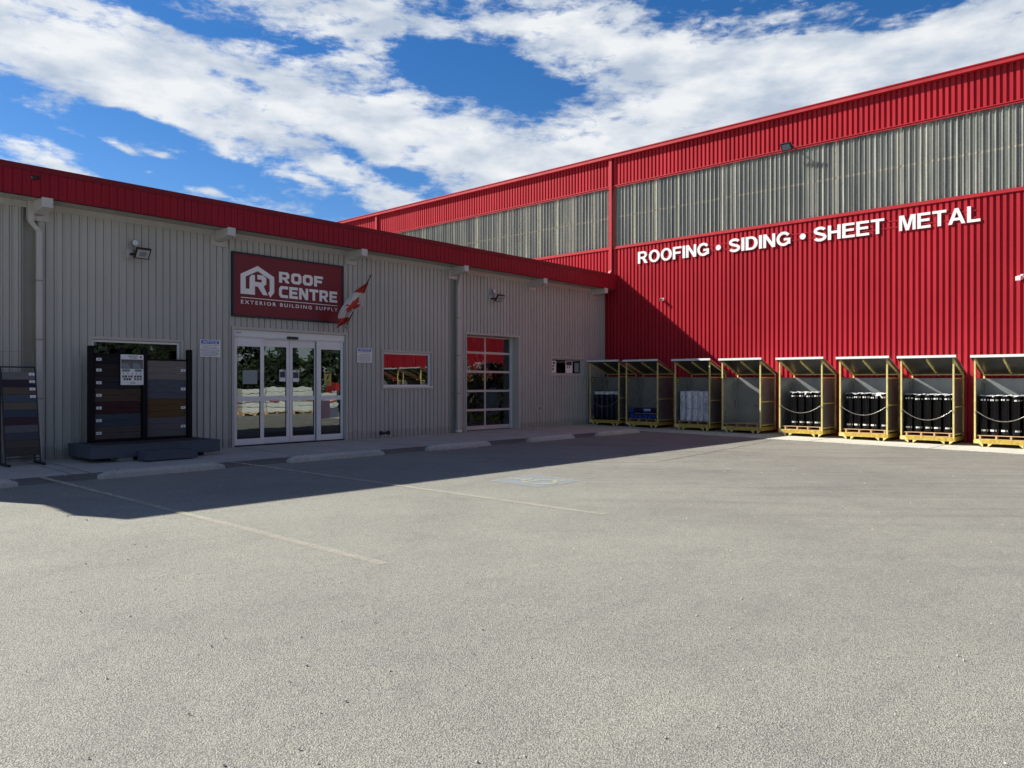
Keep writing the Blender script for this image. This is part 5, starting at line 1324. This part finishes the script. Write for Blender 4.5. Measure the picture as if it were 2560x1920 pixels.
# lift with red boom
t = thing('lift_truck', (31.5, -11, gz(-11)), 'red lift truck parked beyond the wrapped loads', 'lift truck')
mb = LM(); mb.box(-1.0, 1.0, -.7, .7, .5, 1.3); mb.box(-1.0, -.2, -.6, .6, 1.3, 1.9); local_part('chassis', mb, 'machred', t, .05)
mb = LM(); mb.tube([(-.5, 0, 1.4), (1.8, 0, 3.2), (2.8, 0, 2.4)], .13, 6); local_part('boom', mb, 'machred', t)
for x in (-.7, .7):
    for y in (-.75, .75):
        mb = LM(); mb.tube([(x, y - .12, .4), (x, y + .12, .4)], .4, 18); local_part('wheel', mb, 'black', t)
# utility pole
t = thing('utility_pole', (46, -22, gz(-22)), 'wooden utility pole beyond the yard, reflected in the right door panel', 'utility pole')
mb = LM(); mb.tube([(0, 0, 0), (0, 0, 10.5)], [.17, .11], 10); local_part('pole', mb, 'bark', t)
mb = LM(); mb.box(-1.1, 1.1, -.06, .06, 9.6, 9.75); local_part('crossarm', mb, 'bark', t)

def make_tree(seed, h, cw, m, kind):
    rr = random.Random(seed); t = bpy.data.objects.new(kind, None); C.objects.link(t)
    mb = LM(); mb.tube([(0, 0, -.1), (.1, .05, h * .3), (.0, .1, h * .6), (.1, 0, h * .9)], [h * .028, h * .022, h * .014, h * .005], 8)
    for k in range(9):
        z = h * rr.uniform(.25, .75); a = rr.uniform(0, 6.28); l = cw * rr.uniform(.4, .8)
        mb.tube([(0, 0, z), (l * math.cos(a) * .5, l * math.sin(a) * .5, z + l * .35), (l * math.cos(a), l * math.sin(a), z + l * .5)], [h * .010, h * .006, h * .003], 5)
    local_part('trunk', mb, 'bark', t)
    mb = LM(); cl = []
    for k in range(52):
        z = rr.uniform(.12, 1.0); wv = cw * (math.sin(math.pi * min(1, (z * .9 + .12))) ** .6) * (1 if kind != 'conifer_tree' else (1.15 - z)); a = rr.uniform(0, 6.28); q = rr.random() ** .5
        cl.append((wv * q * math.cos(a), wv * q * math.sin(a), h * z * .95, cw * rr.uniform(.22, .42)))
    for (x, y, z, s) in cl:
        for k in range(58):
            d = Vector((rr.gauss(0, 1), rr.gauss(0, 1), rr.gauss(0, .75))); d.normalize(); d *= s * rr.uniform(.45, 1.05)
            c = Vector((x, y, z)) + d; a = Vector((rr.gauss(0, 1), rr.gauss(0, 1), rr.gauss(0, 1))).normalized(); b = a.orthogonal().normalized(); e = rr.uniform(.16, .36) * (cw / 3) ** .5
            mb.face([mb.p(*(c + a * e)), mb.p(*(c + b * e * .6)), mb.p(*(c - a * e)), mb.p(*(c - b * e * .6))])
    local_part('crown', mb, m, t)
    return t
TP = [make_tree(1, 9.5, 3.4, 'leaf', 'broadleaf_tree'), make_tree(2, 7.0, 3.2, 'leafb', 'broadleaf_tree'), make_tree(3, 11.0, 2.6, 'leaf', 'conifer_tree')]
tf = [True] * 3; rr = random.Random(11)
names = ['tall dark', 'short pale', 'narrow pointed']
for k in range(44):
    kind = k % 3 if k % 5 else 0
    o = TP[kind] if tf[kind] else copy_tree(TP[kind]); tf[kind] = False
    x = -16 + k * 2.4 + rr.uniform(-1, 1); y = -27 + rr.uniform(-7, 1.5) - (0 if k % 2 else 5)
    s = rr.uniform(.8, 1.2) * (1.05 if x < 30 else .72)
    o.location = (x, y, gz(y)); o.scale = (s, s, s); o.rotation_euler = (0, 0, rr.uniform(0, 6.28))
    tag(o, '%s tree beyond the yard, seen only as a reflection in the window glass' % names[kind], 'tree', 'trees beyond the yard, %s kind' % names[kind])
